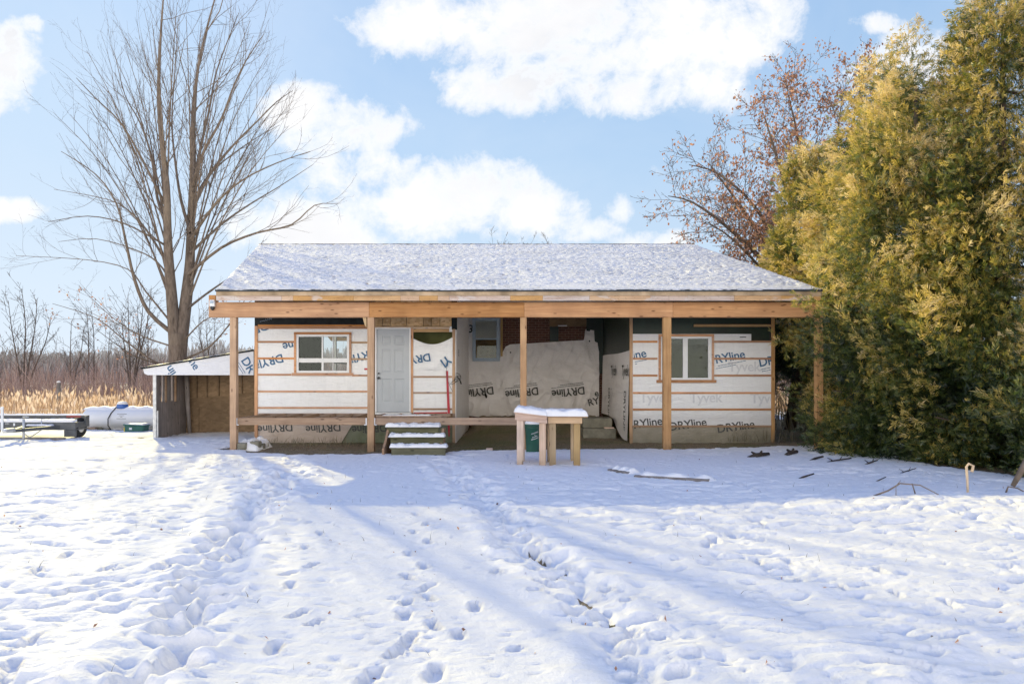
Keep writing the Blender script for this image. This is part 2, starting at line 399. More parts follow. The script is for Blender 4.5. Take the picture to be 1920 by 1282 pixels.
def mk_bark(name, dark, light, sc=(7, 7, 1.6)):
    m, g, b = new_mat(name)
    n = g.noise(g.mapping(g.tc, sc), 1.6, 5, .65, .4)
    c = g.ramp(n, [(.28, dark), (.72, light)])
    c = g.mix(g.math('MULTIPLY', g.ramp(g.noise(g.tc, .9, 3), [(.5, 0.), (.7, 1.)]), .5), c, (.26, .20, .14))
    setb(g, b, c, .9, .15, g.bump(n, .7, .03)); M[name] = m
mk_bark('bark', (.075, .055, .042), (.25, .19, .145))
mk_bark('bark_dark', (.05, .038, .03), (.14, .105, .085))
mk_bark('bark_cedar', (.035, .025, .02), (.13, .09, .07), (9, 9, 1.2))
def leafy(name, stops, trans=.35, rough=.6):
    m = bpy.data.materials.new(name); m.use_nodes = True; g = NG(m.node_tree); nt = m.node_tree
    out = [n for n in nt.nodes if n.type == 'OUTPUT_MATERIAL'][0]; nt.nodes.remove(nt.nodes['Principled BSDF'])
    c = g.ramp(g.attr('tone'), stops)
    d = g.add('ShaderNodeBsdfDiffuse'); g.put(d.inputs[0], c)
    t = g.add('ShaderNodeBsdfTranslucent'); g.put(t.inputs[0], c)
    s = g.add('ShaderNodeBsdfGlossy'); s.inputs['Roughness'].default_value = .45; s.inputs['Color'].default_value = (1, 1, 1, 1)
    mx = g.add('ShaderNodeMixShader'); mx.inputs[0].default_value = trans
    g.l.new(d.outputs[0], mx.inputs[1]); g.l.new(t.outputs[0], mx.inputs[2])
    m2 = g.add('ShaderNodeMixShader'); m2.inputs[0].default_value = .045
    g.l.new(mx.outputs[0], m2.inputs[1]); g.l.new(s.outputs[0], m2.inputs[2])
    g.l.new(m2.outputs[0], out.inputs[0]); M[name] = m
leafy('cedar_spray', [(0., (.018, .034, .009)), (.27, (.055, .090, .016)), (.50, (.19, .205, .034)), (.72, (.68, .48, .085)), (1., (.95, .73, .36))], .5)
leafy('brown_leaf', [(0., (.14, .06, .035)), (.5, (.40, .17, .08)), (1., (.62, .31, .16))], .35)
leafy('straw', [(0., (.20, .10, .045)), (.5, (.52, .30, .14)), (1., (.88, .66, .46))], .35)
leafy('brush', [(0., (.10, .065, .06)), (.5, (.23, .125, .095)), (1., (.50, .34, .28))], .1)
leafy('far_wood', [(0., (.13, .12, .12)), (.5, (.25, .235, .235)), (1., (.42, .41, .42))], .1)  # distance haze is mixed into these pale greys
leafy('weed', [(0., (.05, .045, .02)), (1., (.20, .16, .08))], .3)

# ------------------------------------------------------------------ mesh helpers
class MB:
    def __init__(s): s.v = []; s.f = []; s.t = []
    def addv(s, vs, fs, tone):
        o = len(s.v); s.v.extend(map(tuple, vs)); s.f.extend(tuple(i + o for i in f) for f in fs)
        s.t.extend([tone] * len(vs) if isinstance(tone, (int, float)) else tone)
        return s
    def box(s, x0, x1, y0, y1, z0, z1, tone=None):
        tone = random.random() if tone is None else tone
        x0, x1 = min(x0, x1), max(x0, x1); y0, y1 = min(y0, y1), max(y0, y1); z0, z1 = min(z0, z1), max(z0, z1)
        vs = [(x0, y0, z0), (x1, y0, z0), (x1, y1, z0), (x0, y1, z0), (x0, y0, z1), (x1, y0, z1), (x1, y1, z1), (x0, y1, z1)]
        return s.addv(vs, [(0, 3, 2, 1), (4, 5, 6, 7), (0, 1, 5, 4), (1, 2, 6, 5), (2, 3, 7, 6), (3, 0, 4, 7)], tone)
    def beam(s, a, b, w, h, tone=None, up=(0, 0, 1)):
        tone = random.random() if tone is None else tone
        a = Vector(a); b = Vector(b); d = (b - a).normalized(); u = Vector(up)
        sd = d.cross(u).normalized(); u = sd.cross(d)
        vs = []
        for p in (a, b):
            for i, j in ((-1, -1), (1, -1), (1, 1), (-1, 1)): vs.append(p + sd * (w / 2 * i) + u * (h / 2 * j))
        return s.addv(vs, [(0, 1, 2, 3), (7, 6, 5, 4), (0, 4, 5, 1), (1, 5, 6, 2), (2, 6, 7, 3), (3, 7, 4, 0)], tone)
    def prism(s, poly, y0, y1, tone=None):
        """outline of (x, z) pushed from y0 to y1"""
        tone = random.random() if tone is None else tone
        n = len(poly); vs = [(x, y0, z) for x, z in poly] + [(x, y1, z) for x, z in poly]
        fs = [tuple(range(n)), tuple(range(2 * n - 1, n - 1, -1))] + [(i, i + n, (i + 1) % n + n, (i + 1) % n) for i in range(n)]
        return s.addv(vs, fs, tone)
    def tube(s, pts, rad, k=6, tone=None, cap=True):
        tone = random.random() if tone is None else tone
        pts = np.asarray(pts, float); n = len(pts); rad = np.full(n, rad) if np.isscalar(rad) else np.asarray(rad, float)
        d = np.gradient(pts, axis=0); d /= np.linalg.norm(d, axis=1)[:, None] + 1e-9
        ref = np.array([0., 0, 1]) if abs(d[:, 2]).mean() < .8 else np.array([1., .2, 0])
        u = np.cross(d, ref); u /= np.linalg.norm(u, axis=1)[:, None] + 1e-9; w = np.cross(d, u)
        a = np.arange(k) * 2 * np.pi / k
        vs = (pts[:, None, :] + rad[:, None, None] * (np.cos(a)[None, :, None] * u[:, None, :] + np.sin(a)[None, :, None] * w[:, None, :])).reshape(-1, 3)
        fs = [(i * k + j, i * k + (j + 1) % k, (i + 1) * k + (j + 1) % k, (i + 1) * k + j) for i in range(n - 1) for j in range(k)]
        if cap: fs += [tuple(range(k - 1, -1, -1)), tuple(range((n - 1) * k, n * k))]
        return s.addv(vs.tolist(), fs, tone)
    def lathe(s, prof, c, k=24, axis='Z', tone=.5):
        """prof: (radius, height) pairs round a centre line through c"""
        vs = []; 
        for r, h in prof:
            for j in range(k):
                a = 2 * math.pi * j / k; p, q = r * math.cos(a), r * math.sin(a)
                vs.append((c[0] + p, c[1] + q, c[2] + h) if axis == 'Z' else (c[0] + h, c[1] + p, c[2] + q) if axis == 'X' else (c[0] + p, c[1] + h, c[2] + q))
        n = len(prof)
        fs = [(i * k + j, i * k + (j + 1) % k, (i + 1) * k + (j + 1) % k, (i + 1) * k + j) for i in range(n - 1) for j in range(k)]
        fs += [tuple(range(k - 1, -1, -1)), tuple(range((n - 1) * k, n * k))]
        return s.addv(vs, fs, tone)
    def grid(s, fn, nu, nv, tone=.5):
        vs = [fn(i / nu, j / nv) for j in range(nv + 1) for i in range(nu + 1)]
        fs = [(j * (nu + 1) + i, j * (nu + 1) + i + 1, (j + 1) * (nu + 1) + i + 1, (j + 1) * (nu + 1) + i) for j in range(nv) for i in range(nu)]
        return s.addv(vs, fs, tone)
    def build(s, name, mat, parent=None, smooth=False, bevel=0):
        return link_mesh(name, np.array(s.v, float).reshape(-1, 3), s.f, s.t, mat, parent, smooth, bevel)
def link_mesh(name, v, f, tone, mat, parent=None, smooth=False, bevel=0, attrs=None):
    me = bpy.data.meshes.new(name)
    if isinstance(f, np.ndarray):
        nf, k = f.shape
        me.vertices.add(len(v)); me.vertices.foreach_set('co', np.ascontiguousarray(v, np.float32).ravel())
        me.loops.add(nf * k); me.loops.foreach_set('vertex_index', np.ascontiguousarray(f, np.int32).ravel())
        me.polygons.add(nf); me.polygons.foreach_set('loop_start', np.arange(0, nf * k, k, dtype=np.int32))
        me.update(calc_edges=True)
    else:
        me.from_pydata([tuple(p) for p in v], [], f)
    if tone is not None:
        a = me.attributes.new('tone', 'FLOAT', 'POINT'); a.data.foreach_set('value', np.asarray(tone, np.float32))
    for k_, arr in (attrs or {}).items():
        a = me.attributes.new(k_, 'FLOAT', 'POINT'); a.data.foreach_set('value', np.asarray(arr, np.float32))
    me.materials.append(M[mat])
    if smooth: me.polygons.foreach_set('use_smooth', np.ones(len(me.polygons), bool))
    me.validate(clean_customdata=False); me.update()
    o = bpy.data.objects.new(name, me); COL.objects.link(o)
    if parent is not None: o.parent = parent; o.matrix_parent_inverse = parent.matrix_world.inverted() if parent.type == 'EMPTY' and False else Matrix.Translation(-parent.location) if parent.rotation_euler.z == 0 else (Matrix.Translation(parent.location) @ Matrix.Rotation(parent.rotation_euler.z, 4, 'Z')).inverted()
    if bevel:
        bm = o.modifiers.new('edge', 'BEVEL'); bm.width = bevel; bm.segments = 1; bm.limit_method = 'ANGLE'
    return o
def tag(o, label, cat, group=None, kind=None):
    o['label'] = label; o['category'] = cat
    if group: o['group'] = group
    if kind: o['kind'] = kind
    return o
def thing(name, label, cat, loc=(0, 0, 0), group=None):
    o = bpy.data.objects.new(name, None); COL.objects.link(o); o.location = loc; o.empty_display_size = .2
    return tag(o, label, cat, group)
def copy_tree(o, parent=None):
    c = o.copy(); COL.objects.link(c); c.parent = parent
    if parent: c.matrix_parent_inverse = o.matrix_parent_inverse.copy()
    for ch in [x for x in list(COL.objects) if x.parent == o]: copy_tree(ch, c)
    return c
def snow_slab(mb, x0, x1, y0, y1, z0, th, nu=30, nv=12, seed=1, rnd=.06, wob=.02, xf=None):
    """a rounded cushion of snow lying on z0"""
    def fn(u, v):
        x = x0 + (x1 - x0) * u; y = y0 + (y1 - y0) * v
        d = min(u, 1 - u) * (x1 - x0); e = min(v, 1 - v) * (y1 - y0)
        def rr(t): t = min(1, max(0, t / rnd)); return math.sqrt(max(0, 1 - (1 - t) ** 2))
        h = th * rr(d) * rr(e) + wob * float(fbm(np.array([x * 6]), np.array([y * 6 + z0]), seed, 4)[0]) * rr(d) * rr(e)
        ex = .03 * float(perlin(np.array([x * 3.1]), np.array([z0 * 9 + y]), seed + 2)[0])
        p = (x + ex * (1 if e < 1e-6 else 0), y + ex * (e < 1e-6), z0 + h)
        return xf(p) if xf else p
    mb.grid(fn, nu, nv)
    return mb
# lettering --------------------------------------------------------
_glyph = {}
def glyphs(txt, bold=.018):
    if txt in _glyph: return _glyph[txt]
    cu = bpy.data.curves.new('lettering', 'FONT'); cu.body = txt; cu.size = 1; cu.offset = bold; cu.resolution_u = 3; cu.space_character = .96
    o = bpy.data.objects.new('lettering', cu); COL.objects.link(o)
    dg = bpy.context.evaluated_depsgraph_get(); dg.update()
    me = bpy.data.meshes.new_from_object(o.evaluated_get(dg))
    bm = bmesh.new(); bm.from_mesh(me); bmesh.ops.triangulate(bm, faces=bm.faces)
    vs = np.array([v.co[:2] for v in bm.verts]); bm.verts.index_update(); fs = [tuple(v.index for v in f.verts) for f in bm.faces]
    bm.free(); bpy.data.objects.remove(o); bpy.data.curves.remove(cu); bpy.data.meshes.remove(me)
    c = (vs.min(0) + vs.max(0)) / 2; vs = vs - c; w = np.ptp(vs[:, 0]); h = np.ptp(vs[:, 1])
    _glyph[txt] = (vs / w, fs, h / w); return _glyph[txt]
def text_on(mb, txt, cx, cz, width, ang, place, clip=None, rules=0, hs=1.0):
    """txt centred on (cx, cz) of a wall plane; place(u, w) -> 3-D point"""
    vs, fs, asp = glyphs(txt)
    ca, sa = math.cos(ang), math.sin(ang)
    def rot(p): x, y = p[0] * width, p[1] * width * hs; return (cx + ca * x - sa * y, cz + sa * x + ca * y)
    pv = [rot(p) for p in vs]
    for f in fs:
        poly = [pv[i] for i in f]
        if clip:
            for ax, lim, sg in ((0, clip[0], 1), (0, clip[1], -1), (1, clip[2], 1), (1, clip[3], -1)):
                out = []
                for a, b in zip(poly, poly[1:] + poly[:1]):
                    da, db = (a[ax] - lim) * sg, (b[ax] - lim) * sg
                    if da >= 0: out.append(a)
                    if da * db < 0: t = da / (da - db); out.append((a[0] + (b[0] - a[0]) * t, a[1] + (b[1] - a[1]) * t))
                poly = out
                if len(poly) < 3: break
        if len(poly) >= 3: mb.addv([place(*p) for p in poly], [tuple(range(len(poly)))], .5)
    for k in range(rules):
        y = -asp / 2 * hs - .075 - .055 * k; x0_, x1_ = -.5 + .02 * k, .5 - .28 * k
        n = 12
        for i in range(n):
            a_ = x0_ + (x1_ - x0_) * i / n; b_ = x0_ + (x1_ - x0_) * (i + .92) / n
            q = [(a_, y), (b_, y), (b_, y + .016), (a_, y + .016)]
            q = [(cx + ca * p * width - sa * r * width, cz + sa * p * width + ca * r * width) for p, r in q]
            if clip and not all(clip[0] <= p[0] <= clip[1] and clip[2] <= p[1] <= clip[3] for p in q): continue
            mb.addv([place(*p) for p in q], [(0, 1, 2, 3)], .5)

# ------------------------------------------------------------------ ground
def build_ground():
    def geo(a, step, grow, end):
        out = []; x = a
        while x < end: step *= grow; x += step; out.append(x)
        return out
    xs = np.arange(-7.2, 8.6, .026)
    pos = geo(xs[-1], .03, 1.06, 1500); neg = geo(7.2, .03, 1.035, 14.5); neg += geo(neg[-1], .28, 1.10, 1500)
    xs = np.concatenate([-np.array(neg[::-1]), xs, np.array(pos)])
    ys = [1.9]; 
    while ys[-1] < 17: ys.append(ys[-1] + max(.018, .0045 * ys[-1]))
    st = .09
    while ys[-1] < 2200: st *= 1.04; ys.append(ys[-1] + st)
    back = geo(-1.9, .05, 1.12, 60)
    ys = np.concatenate([-np.array(back[::-1]), np.array(ys)])
    X, Y = np.meshgrid(xs, ys)
    z, bare, moss = ground_fields(X.ravel(), Y.ravel())
    nx, ny = len(xs), len(ys)
    idx = np.arange(nx * ny).reshape(ny, nx)
    f = np.stack([idx[:-1, :-1], idx[:-1, 1:], idx[1:, 1:], idx[1:, :-1]], -1).reshape(-1, 4)
    o = link_mesh('ground', np.stack([X.ravel(), Y.ravel(), z], 1), f, None, 'ground_snow', None, True, 0, {'bare': bare, 'moss': moss})
    o['kind'] = 'structure'
    print('ground verts', nx * ny)
build_ground()

# ------------------------------------------------------------------ the house
YW = 16.85         # front wall plane
YB = 22.0          # back wall of the recess
YP = 14.90         # front of the porch posts
house = thing('house', 'single storey house under construction with wrapped walls, open timber porch and snow covered roof', 'house', (0, YW, 0))
def wb(mb, p0, p1, q0, q1, Y, depth, tone=None, D=None):
    """box whose front face lies at depth Y, spanning the given picture-plan extents"""
    return mb.box(PX(p0, Y), PX(p1, Y), Y, Y + depth, PZ(q1, Y), PZ(q0, Y), tone)
def rects_minus(rect, holes):
    xs = sorted(set([rect[0], rect[1]] + [h[i] for h in holes for i in (0, 1) if rect[0] < h[i] < rect[1]]))
    zs = sorted(set([rect[2], rect[3]] + [h[i] for h in holes for i in (2, 3) if rect[2] < h[i] < rect[3]]))
    for a, b in zip(xs[:-1], xs[1:]):
        for c, d in zip(zs[:-1], zs[1:]):
            mx, mz = (a + b) / 2, (c + d) / 2
            if not any(h[0] < mx < h[1] and h[2] < mz < h[3] for h in holes): yield a, b, c, d
XL, XR = PX(478, YW), PX(1453, YW)
XA = PX(855, YW); XB = PX(1183, YW)      # recess between XA and XB
def wpl(Y): return lambda u, w: (u, Y, w)

# --- roof: front slope rises from eave (14.6, 3.44) to ridge (24.7, 6.33)
EY, EZ, RY, RZ = 14.6, 3.44, 24.7, 6.33
PITCH = (RZ - EZ) / (RY - EY)
def roof_z(y): return EZ + PITCH * (y - EY) if y <= RY else RZ - PITCH * (y - RY)
def roof_xl(y): return -6.33 + (-9.17 + 6.33) * (y - EY) / (RY - EY) if y <= RY else -9.17
XRR = 6.62
roof = MB()
pts_f = [(-6.33, EY), (XRR, EY), (XRR, RY), (-9.17, RY)]
pts_b = [(-9.17, RY), (XRR, RY), (XRR, 34.6), (-9.17, 34.6)]
for pts in (pts_f, pts_b):
    top = [(x, y, roof_z(y)) for x, y in pts]; bot = [(x, y, roof_z(y) - .12) for x, y in pts]
    roof.addv(top + bot, [(0, 1, 2, 3), (7, 6, 5, 4), (0, 4, 5, 1), (1, 5, 6, 2), (2, 6, 7, 3), (3, 7, 4, 0)], .5)
roof_o = roof.build('roof', 'roof_deck', house)
def roof_snow():
    nx, ny = 560, 340
    U, V = np.meshgrid(np.linspace(0, 1, nx), np.linspace(0, 1, ny))
    Y = EY - .02 + (RY - EY + .02) * V
    xl = -6.33 + (-9.17 + 6.33) * (Y - EY) / (RY - EY); X = xl + (XRR - xl) * U
    Y = Y - np.where(V < .004, .035 * (.5 + perlin(X * 2.6, X * 0 + 3.1, 5) + .6 * perlin(X * 9, X * 0 + 1.7, 6)), 0)
    Z = EZ + PITCH * (Y - EY)
    edge = np.minimum(np.minimum(U * (XRR - xl), (1 - U) * (XRR - xl)) / .10, V * (RY - EY) / .10)
    e = np.sqrt(np.clip(1 - (1 - np.clip(edge, 0, 1)) ** 2, 0, 1))
    wx = X + .12 * perlin(X * 2.2, Y * 2.2, 5); wy = Y + .12 * perlin(X * 2.2, Y * 2.2, 6)
    bumpy = .026 * perlin(wx * 4.6, wy * 5.6, 12) + .020 * perlin(wx * 9, wy * 9, 13) - .045 * sstep(.12, .36, perlin(wx * 5.6 + 9, wy * 6.4, 14))
    bumpy = bumpy * sstep(.25, .6, (Y - EY)) + .02 * perlin(X * 9, Y * 9, 19) * (1 - sstep(.25, .5, Y - EY)) * sstep(.12, .3, Y - EY)
    Z = Z + .004 + e * (.035 + bumpy) + .012 * fbm(X * .5, Y * .5, 15, 2)  * e
    idx = np.arange(nx * ny).reshape(ny, nx)
    f = np.stack([idx[:-1, :-1], idx[:-1, 1:], idx[1:, 1:], idx[1:, :-1]], -1).reshape(-1, 4)
    link_mesh('roof_snow', np.stack([X.ravel(), Y.ravel(), Z.ravel()], 1), f, None, 'roof_dusting', roof_o, True)
    # far slope, plainer
    nx, ny = 60, 50
    U, V = np.meshgrid(np.linspace(0, 1, nx), np.linspace(0, 1, ny))
    Y = RY + 9.9 * V; X = -9.17 + (XRR + 9.17) * U; Z = RZ - PITCH * (Y - RY) + .06 + .02 * perlin(X, Y, 9)
    idx = np.arange(nx * ny).reshape(ny, nx)
    f = np.stack([idx[:-1, :-1], idx[:-1, 1:], idx[1:, 1:], idx[1:, :-1]], -1).reshape(-1, 4)
    link_mesh('roof_snow', np.stack([X.ravel(), Y.ravel(), Z.ravel()], 1), f, None, 'snow', roof_o, True)
roof_snow()
MB().box(-6.34, XRR + .01, EY - .035, EY - .001, EZ - .032, EZ + .010).build('drip_edge', 'drip_metal', roof_o)
# fascia: butted lengths of board, each its own colour
fb = MB(); x = PX(405, 14.62); rng = random.Random(3)
zf0, zf1 = PZ(563.5, 14.62), EZ - .034
while x < XRR:
    L = rng.choice([.25, .4, .7, 1.0, 1.3]); x2 = min(XRR, x + L)
    fb.box(x + .002, x2 - .002, 14.62 + rng.random() * .003, 14.66, zf0, zf1, min(1, max(0, rng.gauss(.25 if x < -3.5 else .55, .25)))); x = x2
fb.build('fascia', 'fascia_wood', roof_o)
# soffit behind the beam
MB().box(-6.3, XRR - .02, 16.4, 33.6, 3.74, 3.78).build('ceiling', 'ceiling_board', house)
# beam, four lengths
zb0, zb1 = PZ(594.5, 14.88), zf0 - .003
xs_b = [391, 692, 983, 1262, 1545]
for i, (a, b, t) in enumerate(zip(xs_b[:-1], xs_b[1:], (.45, .12, .62, .5))):
    mb = MB(); mb.box(PX(a, 14.88) + .0015, PX(b, 14.88) - .0015, 14.88 + .002 * (i % 2), 15.05, zb0, zb1, t)
    if i == 0: mb.box(PX(391, 14.88), PX(404, 14.88), 14.885, 15.05, zb1 + .001, PZ(553, 14.88), .4)
    mb.build('beam', 'lumber_x', house, False, .006)
# posts
for p0, p1, tone in ((430.5, 442.5, .55), (688.5, 701, .3), (975.5, 987.5, .35), (1244, 1259, .25), (1531, 1544, .4)):
    X0, X1 = PX(p0, YP), PX(p1, YP)
    MB().box(X0, X1, YP, YP + .14, gz((X0 + X1) / 2, YP + .07) - .15, zb0 - .001, tone).build('post', 'lumber_z', house, False, .008)
# knee block at the second post
MB().prism([(PX(681, 15), zb0 - .002), (PX(688.3, 15), zb0 - .002), (PX(688.3, 15), zb0 - .22), (PX(685, 15), zb0 - .17)], 14.94, 15.03, .6).build('bracket', 'yellow_z', house)
# deck rim boards, hangers and joists
zr0, zr1 = PZ(796.5, 14.96), PZ(783, 14.96)
for p0, p1, t in ((444, 687.5, .35), (702.5, 975, .45)):
    MB().box(PX(p0, 14.96), PX(p1, 14.96), 14.96, 15.0, zr0, zr1, t).build('deck_rim', 'rim_x', house, False, .004)
for p, s in ((442.6, 1), (688.3, -1), (701.2, 1)):
    mb = MB(); xx = PX(p, 14.95)
    mb.box(xx + .001 * s, xx + .028 * s, 14.925, 14.958, zr0 - .002, zr1 - .004); mb.box(xx + .028 * s, xx + .06 * s, 14.93, 14.958, zr0 - .006, zr0 + .012)
    mb.build('joist_hanger', 'white_metal', house)
xj = PX(447, 15); 
while xj < -1.5:
    MB().box(xj, xj + .04, 15.002, YW - .045, zr0 + .005, zr1 - .002).build('joist', 'lumber_y', house); xj += .41
# ledger on the wall and a few loose deck boards before the door
MB().box(XL + .1, XA - .02, YW - .042, YW - .004, zr0, zr1 - .004, .3).build('ledger', 'rim_x', house)
mb = MB()
for k, (a, b) in enumerate(((706, 828), (704, 815), (712, 842))): mb.box(PX(a, 15.3), PX(b, 15.3), 15.25 + k * .16, 15.39 + k * .16, zr1 + .001, zr1 + .026)
db = mb.build('deck_board', 'rim_x', house)
sm = MB(); snow_slab(sm, PX(716, 15.3), PX(808, 15.3), 15.26, 15.38, zr1 + .027, .022, 24, 6, 3, .02, .012); sm.build('snow_cover', 'snow', db, True)

# --- front wall, left of the recess
win1 = (PX(556, YW), PX(655, YW), PZ(699, YW), PZ(627, YW))
door_h = (PX(704, YW), PX(770, YW), PZ(776, YW), PZ(614, YW))
open_h = (PX(775, YW), PX(848, YW), PZ(668, YW), PZ(622, YW))
mb = MB()
for a, b, c, d in rects_minus((XL, XA, .66, PZ(612, YW)), [win1, door_h, open_h]): mb.box(a, b, YW, YW + .02, c, d, .5)
wl = mb.build('wall_wrap', 'wrap', house)
# black membrane above the left bay with a pencilled scrawl
bl = MB().box(XL - .01, PX(697, YW), YW + .004, YW + .03, PZ(611, YW), 3.70, .5).build('membrane', 'black_felt', house)
tx = MB(); tx.tube([P3(487 + k * 1.35, 603 - k * .35 + 2.2 * math.sin(k * 2.1) * (k > 6), YW - .001) for k in range(18)], .004, 4); tx.build('scrawl', 'ink_rule', bl)
# sheathing strips over the door
mb = MB(); xs_ = [703, 717, 732, 763, 794, 809, 825, 847]
for i, (a, b) in enumerate(zip(xs_[:-1], xs_[1:])): mb.box(PX(a, YW) + .006, PX(b, YW) - .006, YW - .02 - .002 * (i % 2), YW + .02, PZ(611.3, YW), 3.70, random.random())
mb.build('sheathing', 'osb', house)
MB().box(PX(847, YW) + .002, PX(857, YW), YW - .01, YW + .04, PZ(618, YW), 3.7).build('membrane', 'black_felt', house)
def batten(p0, p1, q0, q1, mat='strap_x', proud=.02, tone=None):
    m_ = MB(); wb(m_, p0, p1, q0, q1, YW - proud, proud - .001, tone)
    return m_.build('batten', mat, house, False, .003)
batten(483.5, 690, 608.5, 612.2, 'strap_x', .024); batten(483.5, 690, 612.6, 616.5)
for q in (639, 670): batten(483.5, 552, q, q + 3.6); batten(659, 690, q + 1.2, q + 4.8, 'yellow_x')
for q0, a, b in ((700.5, 483.5, 546), (732, 483.5, 690), (762.5, 483.5, 690)): batten(a, b, q0, q0 + 3.6)
batten(660, 690, 702, 705.5)
for q0 in (704.5, 734.5, 765): batten(775, 847.5, q0, q0 + 3.6, 'rim_x')
batten(703, 843, 612, 615, 'yellow_x', .03); batten(775, 842, 616, 622.5, 'yellow_x', .024)
def stud(p0, p1, q0, q1, mat='strap_z', proud=.026, tone=None):
    m_ = MB(); wb(m_, p0, p1, q0, q1, YW - proud, proud - .001, tone); return m_.build('stud', mat, house, False, .003)
stud(477, 482.8, 611, 822); stud(769.8, 774.6, 615.5, 782); stud(848, 853.5, 617, 836, 'lumber_z'); stud(700.5, 703, 613, 782, 'lumber_z', .03)

def window(name, hole, fr, Y, trim_mat, trim, frame_mat, bars, panes):
    """hole x0,x1,z0,z1; fr = frame width"""
    w = bpy.data.objects.new(name, None); COL.objects.link(w); w.parent = house; w.location = (0, 0, 0); w.matrix_parent_inverse = Matrix.Translation(-house.location)
    w.empty_display_size = .1
    x0, x1, z0, z1 = hole
    if trim:
        t = trim; m_ = MB()
        m_.box(x0 - t, x1 + t, Y - .035, Y - .002, z1, z1 + t); m_.box(x0 - t * 1.9, x1 + t * 1.9, Y - .05, Y - .002, z0 - t * 1.25, z0)
        m_.box(x0 - t, x0 - .001, Y - .032, Y - .002, z0 + .001, z1 - .001); m_.box(x1 + .001, x1 + t, Y - .032, Y - .002, z0 + .001, z1 - .001)
        m_.build('trim', trim_mat, w, False, .003)
    m_ = MB()
    m_.box(x0, x1, Y - .02, Y + .06, z1 - fr, z1); m_.box(x0, x1, Y - .02, Y + .06, z0, z0 + fr)
    m_.box(x0, x0 + fr, Y - .021, Y + .06, z0 + fr, z1 - fr); m_.box(x1 - fr, x1, Y - .021, Y + .06, z0 + fr, z1 - fr)
    for a, b, c, d in bars: m_.box(a, b, Y - .004, Y + .05, c, d)
    m_.build('frame', frame_mat, w, False, .003)
    for a, b, c, d in panes: MB().box(a, b, Y + .024, Y + .028, c, d).build('pane', 'glass', w)
    return w
fx0, fx1, fz0, fz1 = win1; fr = .055
xm, xm2 = PX(604.5, YW), PX(624.5, YW); zm, zm2 = PZ(679.5, YW), PZ(671.5, YW)
window('window', win1, fr, YW, 'strap_x', .055, 'window_white',
       [(fx0 + fr, fx1 - fr, zm, zm2), (xm - .018, xm + .018, zm2, fz1 - fr), (xm2 - .009, xm2 + .009, zm2, fz1 - fr), (xm - .02, xm + .03, fz0 + fr, zm), (xm2 - .009, xm2 + .009, fz0 + fr, zm)],
       [(fx0 + fr, xm - .018, zm2, fz1 - fr), (xm + .018, fx1 - fr, zm2, fz1 - fr), (fx0 + fr, xm - .02, fz0 + fr, zm), (xm + .03, fx1 - fr, fz0 + fr, zm)])
# door
door = bpy.data.objects.new('door', None); COL.objects.link(door); door.parent = house; door.matrix_parent_inverse = Matrix.Translation(-house.location); door.empty_display_size = .1
dx0, dx1, dz0, dz1 = PX(707, YW), PX(767.5, YW), PZ(772, YW), PZ(617.5, YW)
m_ = MB(); m_.box(dx0 - .045, dx0 - .004, YW - .045, YW + .06, dz0, dz1 + .045); m_.box(dx1 + .004, dx1 + .04, YW - .045, YW + .06, dz0, dz1 + .045)
m_.box(dx0 - .004, dx1 + .004, YW - .045, YW + .06, dz1 + .005, dz1 + .045); m_.build('door_frame', 'door_frame', door, False, .003)
m_ = MB(); m_.box(dx0 - .06, dx1 + .06, YW - .11, YW + .02, dz0 - .055, dz0 - .008, .2); m_.build('sill', 'galvanised', door)
def door_slab():
    nx, nz = 90, 200; w, h = dx1 - dx0, dz1 - dz0
    U, V = np.meshgrid(np.linspace(0, 1, nx), np.linspace(0, 1, nz)); D = np.zeros_like(U)
    def panel(a, b, c, d):
        du = np.minimum(U - a, b - U) * w; dv = np.minimum(V - c, d - V) * h; e = np.minimum(du, dv)
        return np.where(e > 0, .014 * sstep(0, .014, e) - .011 * sstep(.03, .055, e), 0)
    for a, b in ((.15, .46), (.54, .85)):
        for c, d in ((.115, .40), (.475, .76), (.81, .925)): D += panel(a, b, c, d)
    v = np.stack([dx0 + U.ravel() * w, YW - .012 + D.ravel(), dz0 + V.ravel() * h], 1)
    idx = np.arange(nx * nz).reshape(nz, nx); f = np.stack([idx[:-1, :-1], idx[:-1, 1:], idx[1:, 1:], idx[1:, :-1]], -1).reshape(-1, 4)
    link_mesh('door_slab', v, f, None, 'door_grey', door, True)
door_slab()
for q, r_ in ((700, .022), (708.5, .034)):
    m_ = MB(); m_.lathe([(r_ * .7, 0), (r_ * .7, -.015), (r_ * .5, -.02), (r_ * .5, -.04), (r_, -.05), (r_ * .9, -.07), (r_ * .3, -.075)], (PX(711, YW), YW - .012, PZ(q, YW)), 14, 'Y')
    m_.build('door_knob' if r_ > .03 else 'deadbolt', 'black_metal', door, True)
# loose flap hanging in the opening beside the door
def flap(u, v):
    x = PX(775.5, YW) + (PX(849, YW) - PX(775.5, YW)) * u
    top = PZ(635 + 12 * math.sin(math.pi * u) - 3 * u, YW); bot = PZ(694, YW)
    z = top + (bot - top) * v
    y = YW - .012 - .035 * math.sin(v * math.pi) - .03 * math.exp(-((v - .35 - .55 * math.sin(math.pi * min(1, u * 1.15))) / .12) ** 2) * math.sin(math.pi * u)
    y -= .018 * (math.sin(u * 26 + v * 5) * max(0, u - .55) + .5 * math.sin(u * 9 - v * 7) * (1 - v))
    return (x, min(y, YW - .008), z)
m_ = MB(); m_.grid(flap, 44, 40); fl = m_.build('loose_flap', 'wrap', house, True)
tx = MB()
clipf = (PX(776, YW), PX(848, YW), 1.7, 2.3)
text_on(tx, 'DRYline', PX(775, YW), PZ(675, YW), .86, R(190), wpl(YW - .085), clipf)
